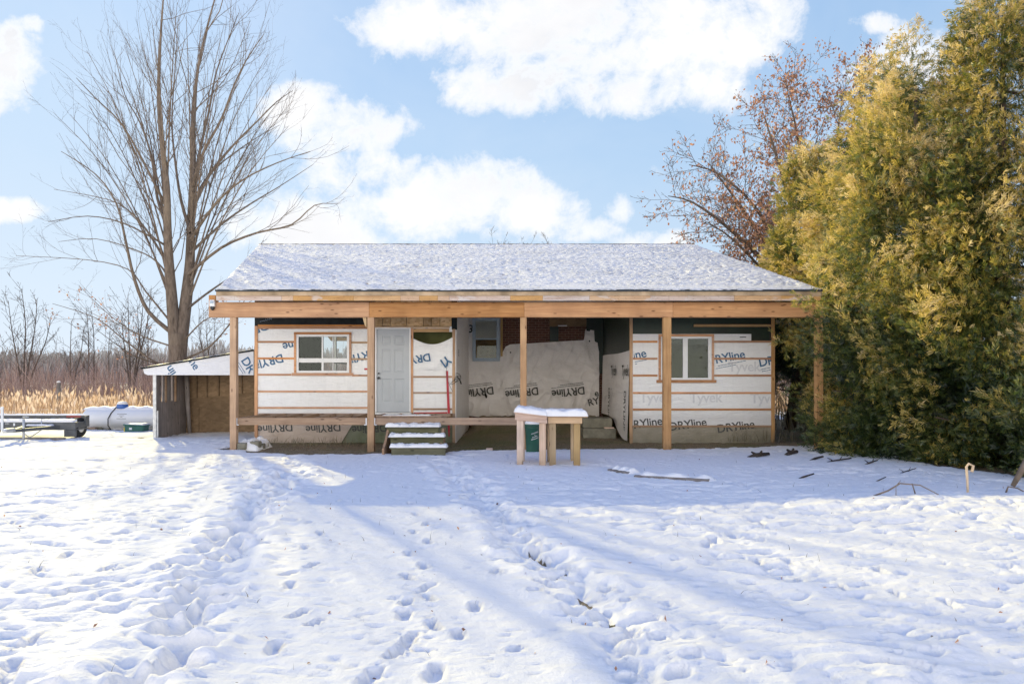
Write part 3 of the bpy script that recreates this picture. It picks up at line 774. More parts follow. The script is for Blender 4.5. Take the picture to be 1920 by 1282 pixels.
text_on(tx, 'Yl', PX(838, YW), PZ(677, YW), .25, R(215), wpl(YW - .085), clipf)
tx.build('lettering', 'ink_blue', fl)
# inside the opening
MB().box(PX(770, YW), XA - .03, YW + .5, YW + .52, .7, 3.7).build('dim_backing', 'olive_inside', house)  # added sheet; its dark olive colour paints the gloom inside
# lettering on the left bay
tx = MB(); pl = wpl(YW - .004)
text_on(tx, 'DRYline', PX(496, YW), PZ(680, YW), .93, R(195), pl, (XL + .08, PX(551, YW), 1.6, 2.4))
text_on(tx, 'DRYline', PX(468, YW), PZ(622, YW), .93, R(200), pl, (XL + .08, PX(551, YW), 2.66, 2.80))
text_on(tx, 'DRYline', PX(565, YW), PZ(644, YW), .93, R(192), pl, (PX(500, YW), PX(551, YW), 2.1, 2.48))
text_on(tx, 'DRYline', PX(672, YW), PZ(670, YW), .93, R(195), pl, (PX(660, YW), PX(690, YW), 1.6, 2.4))
tx.build('lettering', 'ink_blue', wl)
MB().box(PX(683, YW), PX(690, YW), YW - .005, YW - .001, PZ(693.5, YW), PZ(690, YW)).build('red_tag', 'red_tape', house)
# skirt of wrap under the deck, cut away on a slant
YS = YW + .03
def zs(q): return PZ(q, YS)
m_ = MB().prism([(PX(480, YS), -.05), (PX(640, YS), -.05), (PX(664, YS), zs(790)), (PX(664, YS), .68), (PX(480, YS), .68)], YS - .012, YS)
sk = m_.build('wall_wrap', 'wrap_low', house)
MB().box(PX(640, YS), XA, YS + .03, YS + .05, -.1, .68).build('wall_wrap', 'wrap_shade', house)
tx = MB()
for p, q, c in ((516, 803, None), (606, 803, None)): text_on(tx, 'DRYline', PX(p, YS), PZ(q, YS), .86, R(184), wpl(YS - .015), None, 0, .95)
tx.build('lettering', 'ink_grey', sk)
tx = MB(); text_on(tx, 'DRYline', PX(692, YS), PZ(804, YS), .86, R(184), wpl(YS + .027)); tx.build('lettering', 'ink_grey', sk)

# --- front wall, right of the recess
win2 = (PX(1239, YW), PX(1334, YW), PZ(712, YW), PZ(631, YW))
mb = MB()
topR = PZ(626, YW)
cut = (PX(1408.5, YW), XR + 1, PZ(640.5, YW), topR + 1)
for a, b, c, d in rects_minus((XB, XR, PZ(800, YW), topR), [win2, cut]): mb.box(a, b, YW, YW + .02, c, d, .5)
wr = mb.build('wall_wrap', 'wrap', house)
MB().box(XB, XR, YW + .01, YW + .03, -.1, PZ(800, YW) - .001).build('wall_wrap', 'wrap_foot', house)
MB().box(XB, XR, YW + .06, YW + .075, PZ(645, YW), 3.72).build('tarpaulin', 'green_tarp', house)
for q0, spans in ((638.6, ((1187, 1233), (1339.5, 1446))), (670.4, ((1187, 1233), (1339.5, 1446))), (702, ((1187, 1233), (1339.5, 1446))), (734.6, ((1187, 1446),)), (765.6, ((1187, 1446),)), (797, ((1187, 1446),))):
    for a, b in spans: batten(a, b, q0, q0 + 3.8, 'rim_x' if q0 > 790 else 'strap_x')
batten(1301, 1446, 608, 612.5, 'yellow_x', .02)
stud(1180.5, 1186.4, 594, 832, 'lumber_z', .03, .45); stud(1446.5, 1453, 594, 829, 'lumber_z', .03, .4)
fx0, fx1, fz0, fz1 = win2; fr = .05; xm = PX(1285, YW)
window('window', win2, fr, YW, 'strap_x', .058, 'window_white', [(xm - .06, xm + .06, fz0 + fr, fz1 - fr), (fx0 + fr, fx0 + fr + .03, fz0 + fr, fz1 - fr), (fx1 - fr - .03, fx1 - fr, fz0 + fr, fz1 - fr)],
       [(fx0 + fr + .03, xm - .06, fz0 + fr, fz1 - fr), (xm + .06, fx1 - fr - .03, fz0 + fr, fz1 - fr)])
MB().box(XB + .05, XR - .05, 18.2, 18.22, -.05, 3.73).build('dim_backing', 'olive_inside', house)  # added sheet; its olive colour paints the dim green interior behind the panes
tx = MB()
text_on(tx, 'DRYline', PX(1176, YW), PZ(668, YW), .95, R(11), pl, (XB + .07, PX(1232, YW), 1.5, 3), 2)
text_on(tx, 'DRYline', PX(1361, YW), PZ(670, YW), .95, R(11), pl, (PX(1340, YW), PX(1445, YW), 1.5, 3), 2)
text_on(tx, 'DRYline', PX(1459, YW), PZ(673, YW), .95, R(11), pl, (PX(1340, YW), PX(1446, YW), 1.5, 3), 2)
tx.build('lettering', 'ink_blue', wr)
tx = MB()
for p, q in ((1230, 748), (1324, 748), (1438, 749), (1396, 690)): text_on(tx, 'Tyvek', PX(p, YW), PZ(q, YW), .82, R(1), pl, (XB + .05, XR - .05, 0, 3))
tx.build('lettering', 'ink_faint', wr)
tx = MB()
for p, q in ((1207, 793), (1290, 795), (1380, 799)): text_on(tx, 'DRYline', PX(p, YW), PZ(q, YW), .92, R(8), pl, (XB + .07, XR - .05, 0, 1))
MB().box(PX(1387, YW), PX(1399, YW), YW - .004, YW - .001, PZ(632.8, YW), PZ(631.2, YW)).build('staple_strip', 'black_metal', house)
tx.build('lettering', 'ink_grey', wr)

# --- the recess: old brick wall with wrap tacked over its lower half
MB().box(XA, XB, YB + .05, YB + .25, -.1, 3.74).build('brick_wall', 'brick', house)
def top_edge(p):   # outline of the wrap's top in the recess
    return np.interp(p, [880, 887, 938, 939, 942, 948, 956, 1093, 1094, 1096, 1098, 1113, 1114, 1116, 1119, 1122],
                        [590, 590, 590, 670, 661, 650, 646, 638, 637, 622, 617, 620, 640, 642, 643, 660])
def rx_y(x, z):
    X_, Z_ = np.array([x]), np.array([z])
    fold = .11 * (1 - abs(float(perlin(X_ * 1.1 + .5 * z, Z_ * 1.3, 36)[0])) * 2.2) ** 3 + .06 * (1 - abs(float(perlin(X_ * 2.4 - z, Z_ * 1.6, 39)[0])) * 2.2) ** 3
    return YB - .05 - .06 * max(0, math.sin(math.pi * (z - .3) / 2.2)) - .05 * float(fbm(X_ * 1.3, Z_ * 1.1, 33, 3)[0]) - max(0, fold) * float(np.clip(max((x + .55) / .6, (1.75 - z) / .3), 0, 1)) - .06 * max(0, 1 - abs(z - 2.0 + .25 * x) / .2) * (x > .1)
wx0, wx1 = PX(874, YB), PX(1122, YB)
m_ = MB()
def rec(u, v):
    p = 874 + (1122 - 874) * u; x = PX(p, YB); zt = PZ(float(top_edge(max(880, p))), YB); zb = PZ(777 + 4 * math.sin(u * 9), YB) - .02
    z = zb + (zt - zb) * v
    return (x, rx_y(x, z), z)
m_.grid(rec, 248, 60); rw = m_.build('wall_wrap', 'wrap_recess', house, True)
tx = MB(); rpl = lambda u, w: (u, rx_y(u, w) - .07, w)
for p, q, cl in ((895, 735, None), (978, 736, None), (1064, 735, None)): text_on(tx, 'DRYline', PX(p, YB), PZ(q, YB), 1.05, R(187), rpl, cl, 2, 1.05)
text_on(tx, '3', PX(883, YB), PZ(617, YB), .14, R(-12), rpl); text_on(tx, '-', PX(869, YB), PZ(618, YB), .1, 0, rpl)
text_on(tx, 'RY', PX(1112, YB), PZ(752, YB), .36, R(14), rpl); text_on(tx, 'e', PX(1117, YB), PZ(738, YB), .13, R(8), rpl)
tx.build('lettering', 'ink_grey', rw)
# hole and scribble in the sheet
m_ = MB()
for p, q, r_ in ((912, 741, .07), (957, 661, .05)):
    c = (PX(p, YB), PZ(q, YB)); poly = [(c[0] + r_ * random.uniform(.4, 1.1) * math.cos(a) * .7, c[1] + r_ * random.uniform(.5, 1.4) * math.sin(a)) for a in [k * math.pi / 4 for k in range(8)]]
    m_.addv([rpl(*p_) for p_ in poly], [tuple(range(8))], .5)
m_.build('tear', 'black_felt', rw)
# blue sash window in the old wall
w3 = (PX(886, YB - .15), PX(937, YB - .15), PZ(677, YB - .15), PZ(596, YB - .15)); fr = .10; zm = PZ(635.5, YB - .15)
window('window', w3, fr, YB - .16, 'yellow_x', 0, 'window_blue', [(w3[0] + fr, w3[1] - fr, zm - .02, zm + .02)],
       [(w3[0] + fr, w3[1] - fr, zm + .02, w3[3] - fr), (w3[0] + fr, w3[1] - fr, w3[2] + fr, zm - .02)])
m_ = MB(); m_.box(w3[0] + fr, w3[1] - fr, YB - .12, YB - .11, w3[2] + fr, zm - .02, .5); m_.build('blind', 'osb_old', house)
m_ = MB(); m_.box(w3[0] + fr, w3[1] - fr, YB - .12, YB - .11, zm + .02, w3[3] - fr, .5); m_.build('blind', 'wrap_recess', house)
MB().box(PX(938.5, YB - .1), PX(942.5, YB - .1), YB - .16, YB + .02, PZ(668, YB), 3.72, .4).build('stud', 'yellow_z', house)
# plywood and dark infill high on the right
MB().box(PX(1030, YB), PX(1101, YB), YB - .06, YB + .01, PZ(612, YB), 3.73, .1).build('sheathing', 'osb_old', house)
MB().box(PX(1031, YB), PX(1047, YB), YB - .03, YB + .02, PZ(640, YB), PZ(612.5, YB)).build('dark_slot', 'green_tarp', house)
MB().box(PX(1046, YB), PX(1063, YB), YB - .075, YB - .062, PZ(612, YB), PZ(610, YB)).build('light_strip', 'wrap', house)
MB().box(PX(1099, YB), XB + .01, YB - .09, YB - .07, PZ(700, YB), 3.73).build('tarpaulin', 'green_tarp', house)
# side walls of the recess
MB().box(XA - .02, XA + .004, YW + .02, YB - .15, -.1, 3.73).build('wall_wrap', 'wrap_recess', house)
tx = MB(); spl = lambda u, w: (XA + .008, u, w)
text_on(tx, 'e', 17.6, PZ(661, 17.6), .17, R(0), spl); tx.build('lettering', 'ink_grey', house.children[-1] if house.children else house)
MB().box(XB - .004, XB + .02, YW + .03, YB - .1, 2.0, 3.73).build('tarpaulin', 'green_tarp', house)
def retw(u, v):
    y = YW + .01 + (YB - .2 - YW) * u; zt = 2.24 - .02 * math.sin(u * 5); zb = .0 + .42 * sstep(.05, .5, np.array([u]))[0]
    z = zb + (zt - zb) * v
    return (XB - .03 - .05 * math.sin(u * 6 + v * 2) * (1 - v) - .06 * (1 - v) ** 3, y, z)
m_ = MB(); m_.grid(retw, 40, 30); rt = m_.build('wall_wrap', 'wrap_recess', house, True)
tx = MB(); tpl = lambda u, w: (XB - .05 - .06 * max(0, 1 - w / 2.2) , u, w)
# here the wall is read from inside, running away from the viewer: letters advance towards +Y
def mir(u, w, y0): return tpl(y0 - (u - y0), w)
for y0, z0_ in ((19.35, 1.72), (17.35, 1.70)): text_on(tx, 'Tyvek', y0, z0_, 1.05, 0, lambda u, w, y0=y0: mir(u, w, y0), (15, YB - .3, 0, 3), 0, .9)
for y0, z0_ in ((20.1, .75), (17.3, .72)): text_on(tx, 'DRYLINE', y0, z0_, 1.0, R(-90), lambda u, w, y0=y0: mir(u, w, y0), None, 0, 1.6)
tx.build('lettering', 'ink_grey', rt)
# remaining shell: side, rear walls, dark inside floor
mb = MB()
hole = (22.5, 26.4, 1.72, 3.05)
for a, b, c, d in rects_minus((YW + .035, 34, -.1, 3.73), [hole]): mb.box(XL, XL + .12, a, b, c, d, .5)
mb.build('side_wall', 'dark_inside', house)
MB().box(XR - .12, XR, YW + .035, 34, -.1, 3.73).build('side_wall', 'dark_inside', house)
MB().box(XL, XR, 34.0, 34.1, -.1, 3.73).build('rear_wall', 'dark_inside', house)
MB().box(XL + .13, XA - .03, YW + .06, 33.9, .5, .58).build('inner_floor', 'dark_inside', house)
mb = MB(); mb.box(XL + .02, XL + .08, 24.3, 24.4, 1.72, 3.05); mb.box(XL + .02, XL + .08, 22.5, 26.4, 2.05, 2.12); mb.build('window_frame', 'window_white', house)
# gable infill (right)
mb = MB(); mb.addv([(XR, YW, 3.73), (XR, 33, 3.73), (XR, RY, roof_z(RY) - .14)] , [(0, 1, 2)], .5); mb.build('gable', 'dark_inside', house)
# floodlight at the left end of the beam
fl_ = thing('security_light', 'small white security light with black base on left end of porch beam', 'light', P3(397, 572, 14.86))
m_ = MB(); c = P3(397, 568, 14.80); m_.box(c[0] - .055, c[0] + .055, c[1], c[1] + .07, c[2] - .075, c[2] + .07); m_.build('housing', 'window_white', fl_, False, .012)
m_ = MB(); m_.box(c[0] - .035, c[0] + .035, c[1] - .008, c[1] - .001, c[2] - .01, c[2] + .045); m_.build('lens', 'window_blue', fl_, False, .004)
m_ = MB(); m_.lathe([(.045, 0), (.05, -.03), (.03, -.065), (.008, -.08)], (c[0], c[1] + .04, c[2] - .078), 16); m_.build('sensor', 'black_metal', fl_, True)
# tape and cord on the wall beside the recess
m_ = MB()
YT = YW - .035
m_.prism([(PX(836, YT), PZ(695, YT)), (PX(840, YT), PZ(695, YT)), (PX(844.5, YT), PZ(783, YT)), (PX(839.5, YT), PZ(783, YT))], YT - .005, YT)
m_.prism([(PX(839.5, YT), PZ(797, YT)), (PX(843.5, YT), PZ(797, YT)), (PX(843, YT), PZ(818, YT)), (PX(841, YT), PZ(818, YT))], YT - .005, YT)
m_.prism([(PX(776, YT), PZ(773, YT)), (PX(838.5, YT), PZ(772, YT)), (PX(838.5, YT), PZ(775.5, YT)), (PX(776, YT), PZ(776, YT))], YT - .004, YT + .001)
tag(m_.build('tape', 'red_tape', None), 'red flagging tape hanging down the wall beside the grey door', 'tape')
m_ = MB(); cpts = []
for k in range(60):
    a = k / 59; th = a * 5 * math.pi
    cpts.append((PX(855, YW - .07) + .09 * math.sin(th) + .05 * math.sin(th * .37), YW - .07 - .03 * math.cos(th), PZ(712, YW) - .02 + .09 * math.cos(th * .9) + .10 * (1 - a) - .05 * a))
m_.tube(cpts, .007, 5)
m_.tube([P3(849, 735, YW - .05), P3(843, 722, YW - .06), P3(838, 708, YW - .05), P3(837, 690, YW - .05), P3(836, 680, YW - .05)], .005, 5)
m_.tube([P3(857, 706, YW - .08), P3(862, 712, YW - .09), P3(865, 720, YW - .08), P3(863, 716, YW - .09)], .018, 6)
tag(m_.build('cord', 'black_metal', None), 'black extension cord coiled over stud at the corner of the recess', 'cord')

# ------------------------------------------------------------------ porch steps
st = thing('porch_steps', 'weathered three tread wooden steps with snow on every tread below the grey door', 'steps', (-2.05, 14.3, 0))
for k, (y0, zt, pa, pb, Yn) in enumerate(((13.88, .16, 732, 837, 13.9), (14.2, .345, 730, 832.5, 14.2), (14.52, .53, 723.5, 823.5, 14.5))):
    xa, xb = PX(pa, Yn), PX(pb, Yn)
    m_ = MB(); m_.box(xa, xb, y0, y0 + .36, zt - .045, zt - .006); td = m_.build('tread', 'mossy_x', st, False, .005)
    m_ = MB(); m_.box(xa + .02, xb - .02, y0 + .025, y0 + .05, -.12 if k == 0 else zt - .20, zt - .047); m_.build('riser', 'mossy_x', st)
    m_ = MB(); snow_slab(m_, xa - .02, xb + .02, y0 - .03, y0 + .24, zt - .01, .06, 60, 10, 40 + k, .035, .05); m_.build('snow_cover', 'snow', td, True)
for xa in (PX(721, 14.3), PX(826, 14.3)):
    m_ = MB(); m_.prism([(14.02, -.1), (14.9, -.1), (14.9, .48), (14.58, .48), (14.3, .25), (14.02, .11)], xa, xa + .045, .4)
    m_.v = [(y, x, z) for x, y, z in m_.v]; m_.build('stringer', 'rim_x', st)

# ------------------------------------------------------------------ two small timber stands with snow on top
def stand(x0, z_l, x1, z_r, y, dy, mat_x, mat_z, label, apron_h, leg_w, yaw, seed, top_over=0.0, thick=.10, lap=.0):
    g0 = gz((x0 + x1) / 2, y)
    t = thing('timber_stand', label, 'stand', ((x0 + x1) / 2, y, g0), 'timber stands in front of the porch')
    cx = (x0 + x1) / 2
    def xf(p):
        dx, dy_ = p[0] - cx, p[1] - y; c, s = math.cos(yaw), math.sin(yaw)
        return (cx + c * dx - s * dy_, y + s * dx + c * dy_, p[2])
    def zt(x): return z_l + (z_r - z_l) * (x - x0) / (x1 - x0)
    def slab(xa, xb, ya, yb, h0, h1, name, mat, bev=.005):
        m_ = MB(); tn = random.random()
        vs = [xf((x_, y_, zt(x_) + h)) for h in (h0, h1) for x_, y_ in ((xa, ya), (xb, ya), (xb, yb), (xa, yb))]
        m_.addv(vs, [(0, 3, 2, 1), (4, 5, 6, 7), (0, 1, 5, 4), (1, 2, 6, 5), (2, 3, 7, 6), (3, 0, 4, 7)], tn)
        return m_.build(name, mat, t, False, bev)
    slab(x0, x1, y, y + .038, -apron_h, 0, 'apron', mat_x); slab(x0, x1, y + dy - .038, y + dy, -apron_h, 0, 'apron', mat_x)
    slab(x0, x0 + .038, y + .04, y + dy - .04, -apron_h, -.002, 'apron', mat_x); slab(x1 - .038, x1, y + .04, y + dy - .04, -apron_h, -.002, 'apron', mat_x)
    top = slab(x0 - .01, x1 + top_over, y - .012, y + dy + .01, .002, .03, 'tabletop', mat_x)
    for xa in (x0 + .03, x1 - .03 - leg_w):
        for ya in (y + .002, y + dy - leg_w - .002):
            m_ = MB(); q = xf((xa + leg_w / 2, ya + leg_w / 2, 0)); zz = gz(q[0], q[1]) - .06
            tn = random.random()
            vs = [xf((x_, y_, z_)) for z_ in (0, 1) for x_, y_ in ((xa, ya + .04 * (ya < y + dy / 2)), (xa + leg_w, ya + .04 * (ya < y + dy / 2)), (xa + leg_w, ya + leg_w), (xa, ya + leg_w))]
            vs = [(v_[0], v_[1], zz if i < 4 else zt(xa) - apron_h - .0005 + (.0)) for i, v_ in enumerate(vs)]
            m_.addv(vs, [(0, 3, 2, 1), (4, 5, 6, 7), (0, 1, 5, 4), (1, 2, 6, 5), (2, 3, 7, 6), (3, 0, 4, 7)], tn)
            m_.build('leg', mat_z, t, False, .005)
    m_ = MB(); snow_slab(m_, x0 - .02 - lap, x1 + top_over + .01, y - .03, y + dy + .02, .026, thick, 60, 34, seed, .085, .035, lambda p: xf((p[0], p[1], p[2] + zt(p[0]))))
    m_.build('snow_cover', 'snow', top, True)
Yt = 12.3
stand(PX(965.5, Yt), PZ(775, Yt), PX(1026, Yt), PZ(782, Yt), Yt, .62, 'pale_x', 'pale_z', 'pinkish timber stand with sloping apron and snow on top, left one of two', .115, .115, R(-4), 5)
stand(PX(1027.5, Yt), PZ(782.8, Yt), PX(1092, Yt), PZ(783.2, Yt), Yt + .03, .66, 'yellow_x', 'yellow_z', 'yellowish timber stand with level apron and overhanging snowy top, right one of two', .105, .118, R(1), 6, .10, .105, .07)

# ------------------------------------------------------------------ lidded green bin
bx, by = PX(1000, 14.3), 14.3; b0 = gz(bx, by) - .03
bn = thing('recycling_bin', 'dark green bin with white printing and snowy lid behind the timber stands', 'bin', (bx, by, b0))
k = 28; prof = [(.145, -.04), (.15, 0), (.178, .50), (.186, .505), (.186, .535), (.178, .54)]
m_ = MB(); m_.lathe(prof, (bx, by, b0 + .02), k); m_.build('body', 'bin_green', bn, True)
m_ = MB(); m_.lathe([(.192, .545), (.194, .57), (.17, .60), (.02, .615)], (bx, by, b0 + .02), k); m_.build('lid', 'bin_green', bn, True)
m_ = MB(); m_.lathe([(.185, .59), (.18, .625), (.14, .655), (.05, .665), (.01, .666)], (bx, by, b0 + .02), k); m_.build('snow_cover', 'snow', bn, True)
m_ = MB()
def on_bin(u, w):
    r_ = .152 + .028 * ((w - b0) / .5) + .004; a = u / r_
    return (bx + r_ * math.sin(a), by - r_ * math.cos(a), w)
rng = random.Random(9)
for row, (w0, n, h) in enumerate(((.425, 8, .022), (.385, 1, .016), (.35, 6, .018), (.305, 8, .022))):
    for j in range(n):
        u0 = (j - n / 2) * .019 + .03; tilt = .006 * (j - n / 2)
        z0_ = b0 + w0 + tilt
        for a_, b_, c_, d_ in ((0, .004, 0, h), (.004, .013, rng.choice([0, h * .45, h - .004]), None), (.010, .0135, 0, rng.choice([h, h * .6]))):
            if d_ is None: d_ = c_ + .005
            m_.addv([on_bin(u0 + p, z0_ + q) for p, q in ((a_, c_), (b_, c_), (b_, d_), (a_, d_))], [(0, 1, 2, 3)], .5)
m_.build('lettering', 'window_white', bn.children[0] if bn.children else bn)

# ------------------------------------------------------------------ steps of stacked timber at the recess's right
ss = thing('stacked_blocks', 'two mossy concrete blocks stacked as steps at the right end of the recess', 'blocks', (2.3, 18.2, 0))
MB().box(PX(1092, 18.2), PX(1153, 18.2), 18.0, 18.7, -.1, PZ(803.5, 18)).build('block', 'concrete', ss, False, .015)
MB().box(PX(1092, 18.4), PX(1146, 18.4), 18.25, 18.9, PZ(803.5, 18) + .001, PZ(784, 18.25)).build('block', 'concrete', ss, False, .015)
m_ = MB(); m_.box(PX(1134, 18), PX(1152, 18), 18.05, 18.2, PZ(803.5, 18) + .002, PZ(803.5, 18) + .03); tag(m_.build('board', 'pale_x', None, False, .004), 'short pale board offcut lying on the lower concrete block', 'board')
c = (PX(917, 14.75), 14.95); m_ = MB(); m_.box(c[0] - .07, c[0] + .07, c[1], c[1] + .12, gz(*c) - .01, gz(*c) + .045); tag(m_.build('brick', 'pale_x', None, False, .006), 'small pale block lying on bare soil right of the porch steps', 'block')

# ------------------------------------------------------------------ lean-to shed
YSH, YSB = 17.8, 19.5
sh = thing('lean_to_shed', 'open lean-to shed with white wrapped front gable left of the house', 'shed', (-8, YSH, 0))
zF = PZ(703, YSH)
xs0, xs1 = PX(269, YSH), PX(476, YSH)
def sh_top(x): return PZ(689.5, YSH) + (PZ(656, YSH) - PZ(689.5, YSH)) * (x - xs0) / (xs1 - xs0)
m_ = MB().prism([(xs0 + .12, zF), (xs1, zF), (xs1, sh_top(xs1) - .03), (xs0, sh_top(xs0) - .03), (xs0 + .03, zF + .04)], YSH - .02, YSH + .03, .5)
fo = m_.build('gable_board', 'wrap_shed', sh)
tx = MB(); shp = wpl(YSH - .024)
clip_s = (xs0, xs1 - .02, zF + .01, 3)
text_on(tx, 'DRYline', PX(478, YSH), PZ(703, YSH), 1.0, R(-58), shp, clip_s, 2)
text_on(tx, 'ne', PX(364, YSH), PZ(684, YSH), .26, R(-58), shp, (xs0, xs1, zF, sh_top(PX(364, YSH)) - .05))
text_on(tx, 'lin', PX(320, YSH), PZ(695, YSH), .24, R(122), shp, (xs0, xs1, zF + .005, sh_top(PX(320, YSH)) - .05))
tx.build('lettering', 'ink_blue', fo)
# roof sheet, black edge, thin snow
for name, mat, h0, h1, y0, y1, xa in (('roof', 'roof_deck', -.028, .0, YSH - .03, YSB + .25, xs0 - .02), ('roof_edge', 'black_felt', -.03, .012, YSH - .05, YSH - .031, xs0 - .05)):
    m_ = MB(); m_.prism([(xa, sh_top(xa) + h0), (xs1, sh_top(xs1) + h0), (xs1, sh_top(xs1) + h1), (xa, sh_top(xa) + h1)], y0, y1); m_.build(name, mat, sh)
m_ = MB()
def ssn(u, v):
    x = xs0 - .04 + (xs1 - xs0 + .02) * u; y = YSH - .05 + (YSB + .3 - YSH) * v
    e = min(1, min(u, 1 - u) * 40) * min(1, min(v, 1 - v) * 14)
    return (x, y, sh_top(x) + .014 + e * (.022 + .018 * float(fbm(np.array([x * 5]), np.array([y * 5]), 3, 3)[0])))
m_.grid(ssn, 90, 20); m_.build('roof_snow', 'snow', sh, True)
# left side wall: metal corner post and dark boards with two gaps
XS = PX(290, YSH)
MB().box(XS - .05, XS + .035, YSH, YSH + .05, -.08, zF - .002).build('corner_post', 'galvanised', sh, False, .004)
MB().box(XS + .037, XS + .07, YSH + .03, YSH + .075, -.08, PZ(770, YSH)).build('corner_flashing', 'galvanised', sh)
zg0 = PZ(752, 18.4)
m_ = MB()
for a, b, c, d in rects_minus((YSH + .05, YSB, -.1, zF + .2), [(18.10, 18.19, zg0, zF + .5), (18.62, 18.71, zg0, zF + .5)]): m_.box(XS - .02, XS + .015, a, b, c, d, random.random())
m_.build('side_wall', 'barn_z', sh)
m_ = MB()
for y_ in (18.28, 18.80): m_.box(XS + .016, XS + .06, y_, y_ + .04, zg0 - .02, zF + .1)
m_.build('stud', 'rim_x', sh)
MB().tube([P3(350, 703, YSB - .25), P3(352, 760, YSB - .2), P3(356, 812, YSB - .15)], [.07, .06, .05], 8).build('pole', 'barn_z', sh, True)
# rear wall in weathered sheathing
m_ = MB(); xr = PX(478, YSH)
m_.box(XS, xr, YSB, YSB + .02, -.1, 1.72, .25); m_.prism([(XS, PZ(748, YSB) + .002), (xr, PZ(730, YSB)), (xr, 2.2), (XS, 1.72)], YSB - .015, YSB - .002, .6)
for p in (369, 388, 410, 453): m_.box(PX(p, YSB), PX(p + 2.5, YSB), YSB - .05, YSB - .0155, PZ(748 - (p - 350) * .1, YSB), 1.7, .0)
m_.prism([(PX(355, YSB), PZ(752, YSB)), (xr, PZ(731, YSB)), (xr, PZ(733, YSB)), (PX(355, YSB), PZ(754, YSB))], YSB - .03, YSB - .016, .1)
m_.box(PX(372, YSB), PX(374, YSB), YSB - .02, YSB - .001, .0, PZ(765, YSB), .0); m_.box(PX(355, YSB), xr, YSB - .012, YSB - .001, PZ(789, YSB), PZ(788, YSB), .05)
m_.build('rear_wall', 'osb_old', sh)

# ------------------------------------------------------------------ propane tank
YTk = 21.0
tx0, tz, tr = PX(157, YTk), PZ(783.5, YTk), .325
tk = thing('propane_tank', 'white horizontal propane tank with blue valve dome, left of the shed', 'tank', (tx0 + 1.4, YTk, 0))
prof = [(.005, 0)] + [(tr * math.sin(a), tr * .85 * (1 - math.cos(a))) for a in np.linspace(.15, math.pi / 2, 10)]
L = 2.95; prof += [(r_, L - h) for r_, h in prof[::-1]]
m_ = MB(); m_.lathe(prof, (tx0, YTk, tz), 40, 'X'); body = m_.build('shell', 'tank_white', tk, True)
m_ = MB()
m_.grid(lambda u, v: (tx0 + .1 + (L - .2) * u, YTk + tr * 1.0 * math.sin((v - .5) * 1.3), tz + (tr + .002 + (.035 + .015 * math.sin(u * 40)) * math.sin(math.pi * v) * min(1, 12 * min(u, 1 - u))) * math.cos((v - .5) * 1.3)), 60, 10)
m_.build('snow_cover', 'snow', body, True)
dcx = PX(231, YTk)
m_ = MB(); m_.lathe([(.16, 0), (.165, .06), (.155, .12), (.11, .17), (.03, .19)], (dcx, YTk - .04, tz + tr - .03), 22); dm = m_.build('valve_dome', 'dome_blue', tk, True)
m_ = MB(); m_.lathe([(.15, .13), (.14, .18), (.09, .215), (.02, .222)], (dcx, YTk - .04, tz + tr - .03), 22); m_.build('snow_cover', 'snow', dm, True)
m_ = MB(); m_.tube([(dcx - .12, YTk - .15, tz + tr + .02), (dcx - .2, YTk - .30, tz + .16), (dcx - .25, YTk - .37, tz), (dcx - .23, YTk - .40, tz - .2), (dcx - .12, YTk - .42, tz - .34)], .016, 7); m_.build('hose', 'rubber', tk, True)
m_ = MB()
def on_tank(x, w): return (x, YTk - math.sqrt(max(0, (tr + .003) ** 2 - w * w)), tz + w)
lx0, lx1, lw0, lw1 = PX(219.5, YTk - .3), PX(237, YTk - .3), -.005, .15
for a, b, c, d in ((lx0, lx1, lw0, lw0 + .012), (lx0, lx1, lw1 - .012, lw1), (lx0, lx0 + .012, lw0, lw1), (lx1 - .012, lx1, lw0, lw1), (lx0 + .06, lx1 - .06, .09, .10), (lx0 + .11, lx1 - .11, .045, .058)):
    m_.addv([on_tank(a, c), on_tank(b, c), on_tank(b, d), on_tank(a, d)], [(0, 1, 2, 3)], .5)
m_.build('label_frame', 'ink_grey', body)
for xx in (tx0 + .55, tx0 + L - .6):
    m_ = MB(); m_.box(xx - .12, xx + .12, YTk - .2, YTk + .2, -.05, tz - tr * .75); m_.build('saddle', 'concrete', tk)
m_ = MB(); m_.box(tx0 + .1, tx0 + .6, YTk - .42, YTk - .3, 0, .06); tag(m_.build('plank', 'rim_x', None), 'brown plank on the ground under left end of the white tank', 'plank')
# ------------------------------------------------------------------ green tub with a yellow end
tubp = (PX(250, 19.8), 19.8); tb = thing('storage_tub', 'green plastic tub with a yellow end, lying beside the white tank', 'tub', (tubp[0], tubp[1], gz(*tubp)))
tb.rotation_euler.z = 0
z0_ = gz(*tubp)
m_ = MB(); m_.prism([(tubp[0] - .26, z0_ - .01), (tubp[0] + .27, z0_ - .01), (tubp[0] + .29, z0_ + .17), (tubp[0] - .27, z0_ + .20)], tubp[1], tubp[1] + .34); m_.build('body', 'tub_green', tb, False, .02)
m_ = MB(); m_.prism([(tubp[0] - .30, z0_ + .19), (tubp[0] + .31, z0_ + .16), (tubp[0] + .31, z0_ + .19), (tubp[0] - .30, z0_ + .22)], tubp[1] - .02, tubp[1] + .36); m_.build('rim', 'tub_green', tb, False, .006)
m_ = MB(); m_.box(tubp[0] - .29, tubp[0] - .262, tubp[1] + .02, tubp[1] + .32, z0_, z0_ + .12); m_.build('end_panel', 'plastic_yellow', tb)
m_ = MB(); snow_slab(m_, tubp[0] - .28, tubp[0] + .29, tubp[1] - .01, tubp[1] + .35, z0_ + .19, .04, 20, 10, 8, .04, .02); m_.build('snow_cover', 'snow', tb, True)
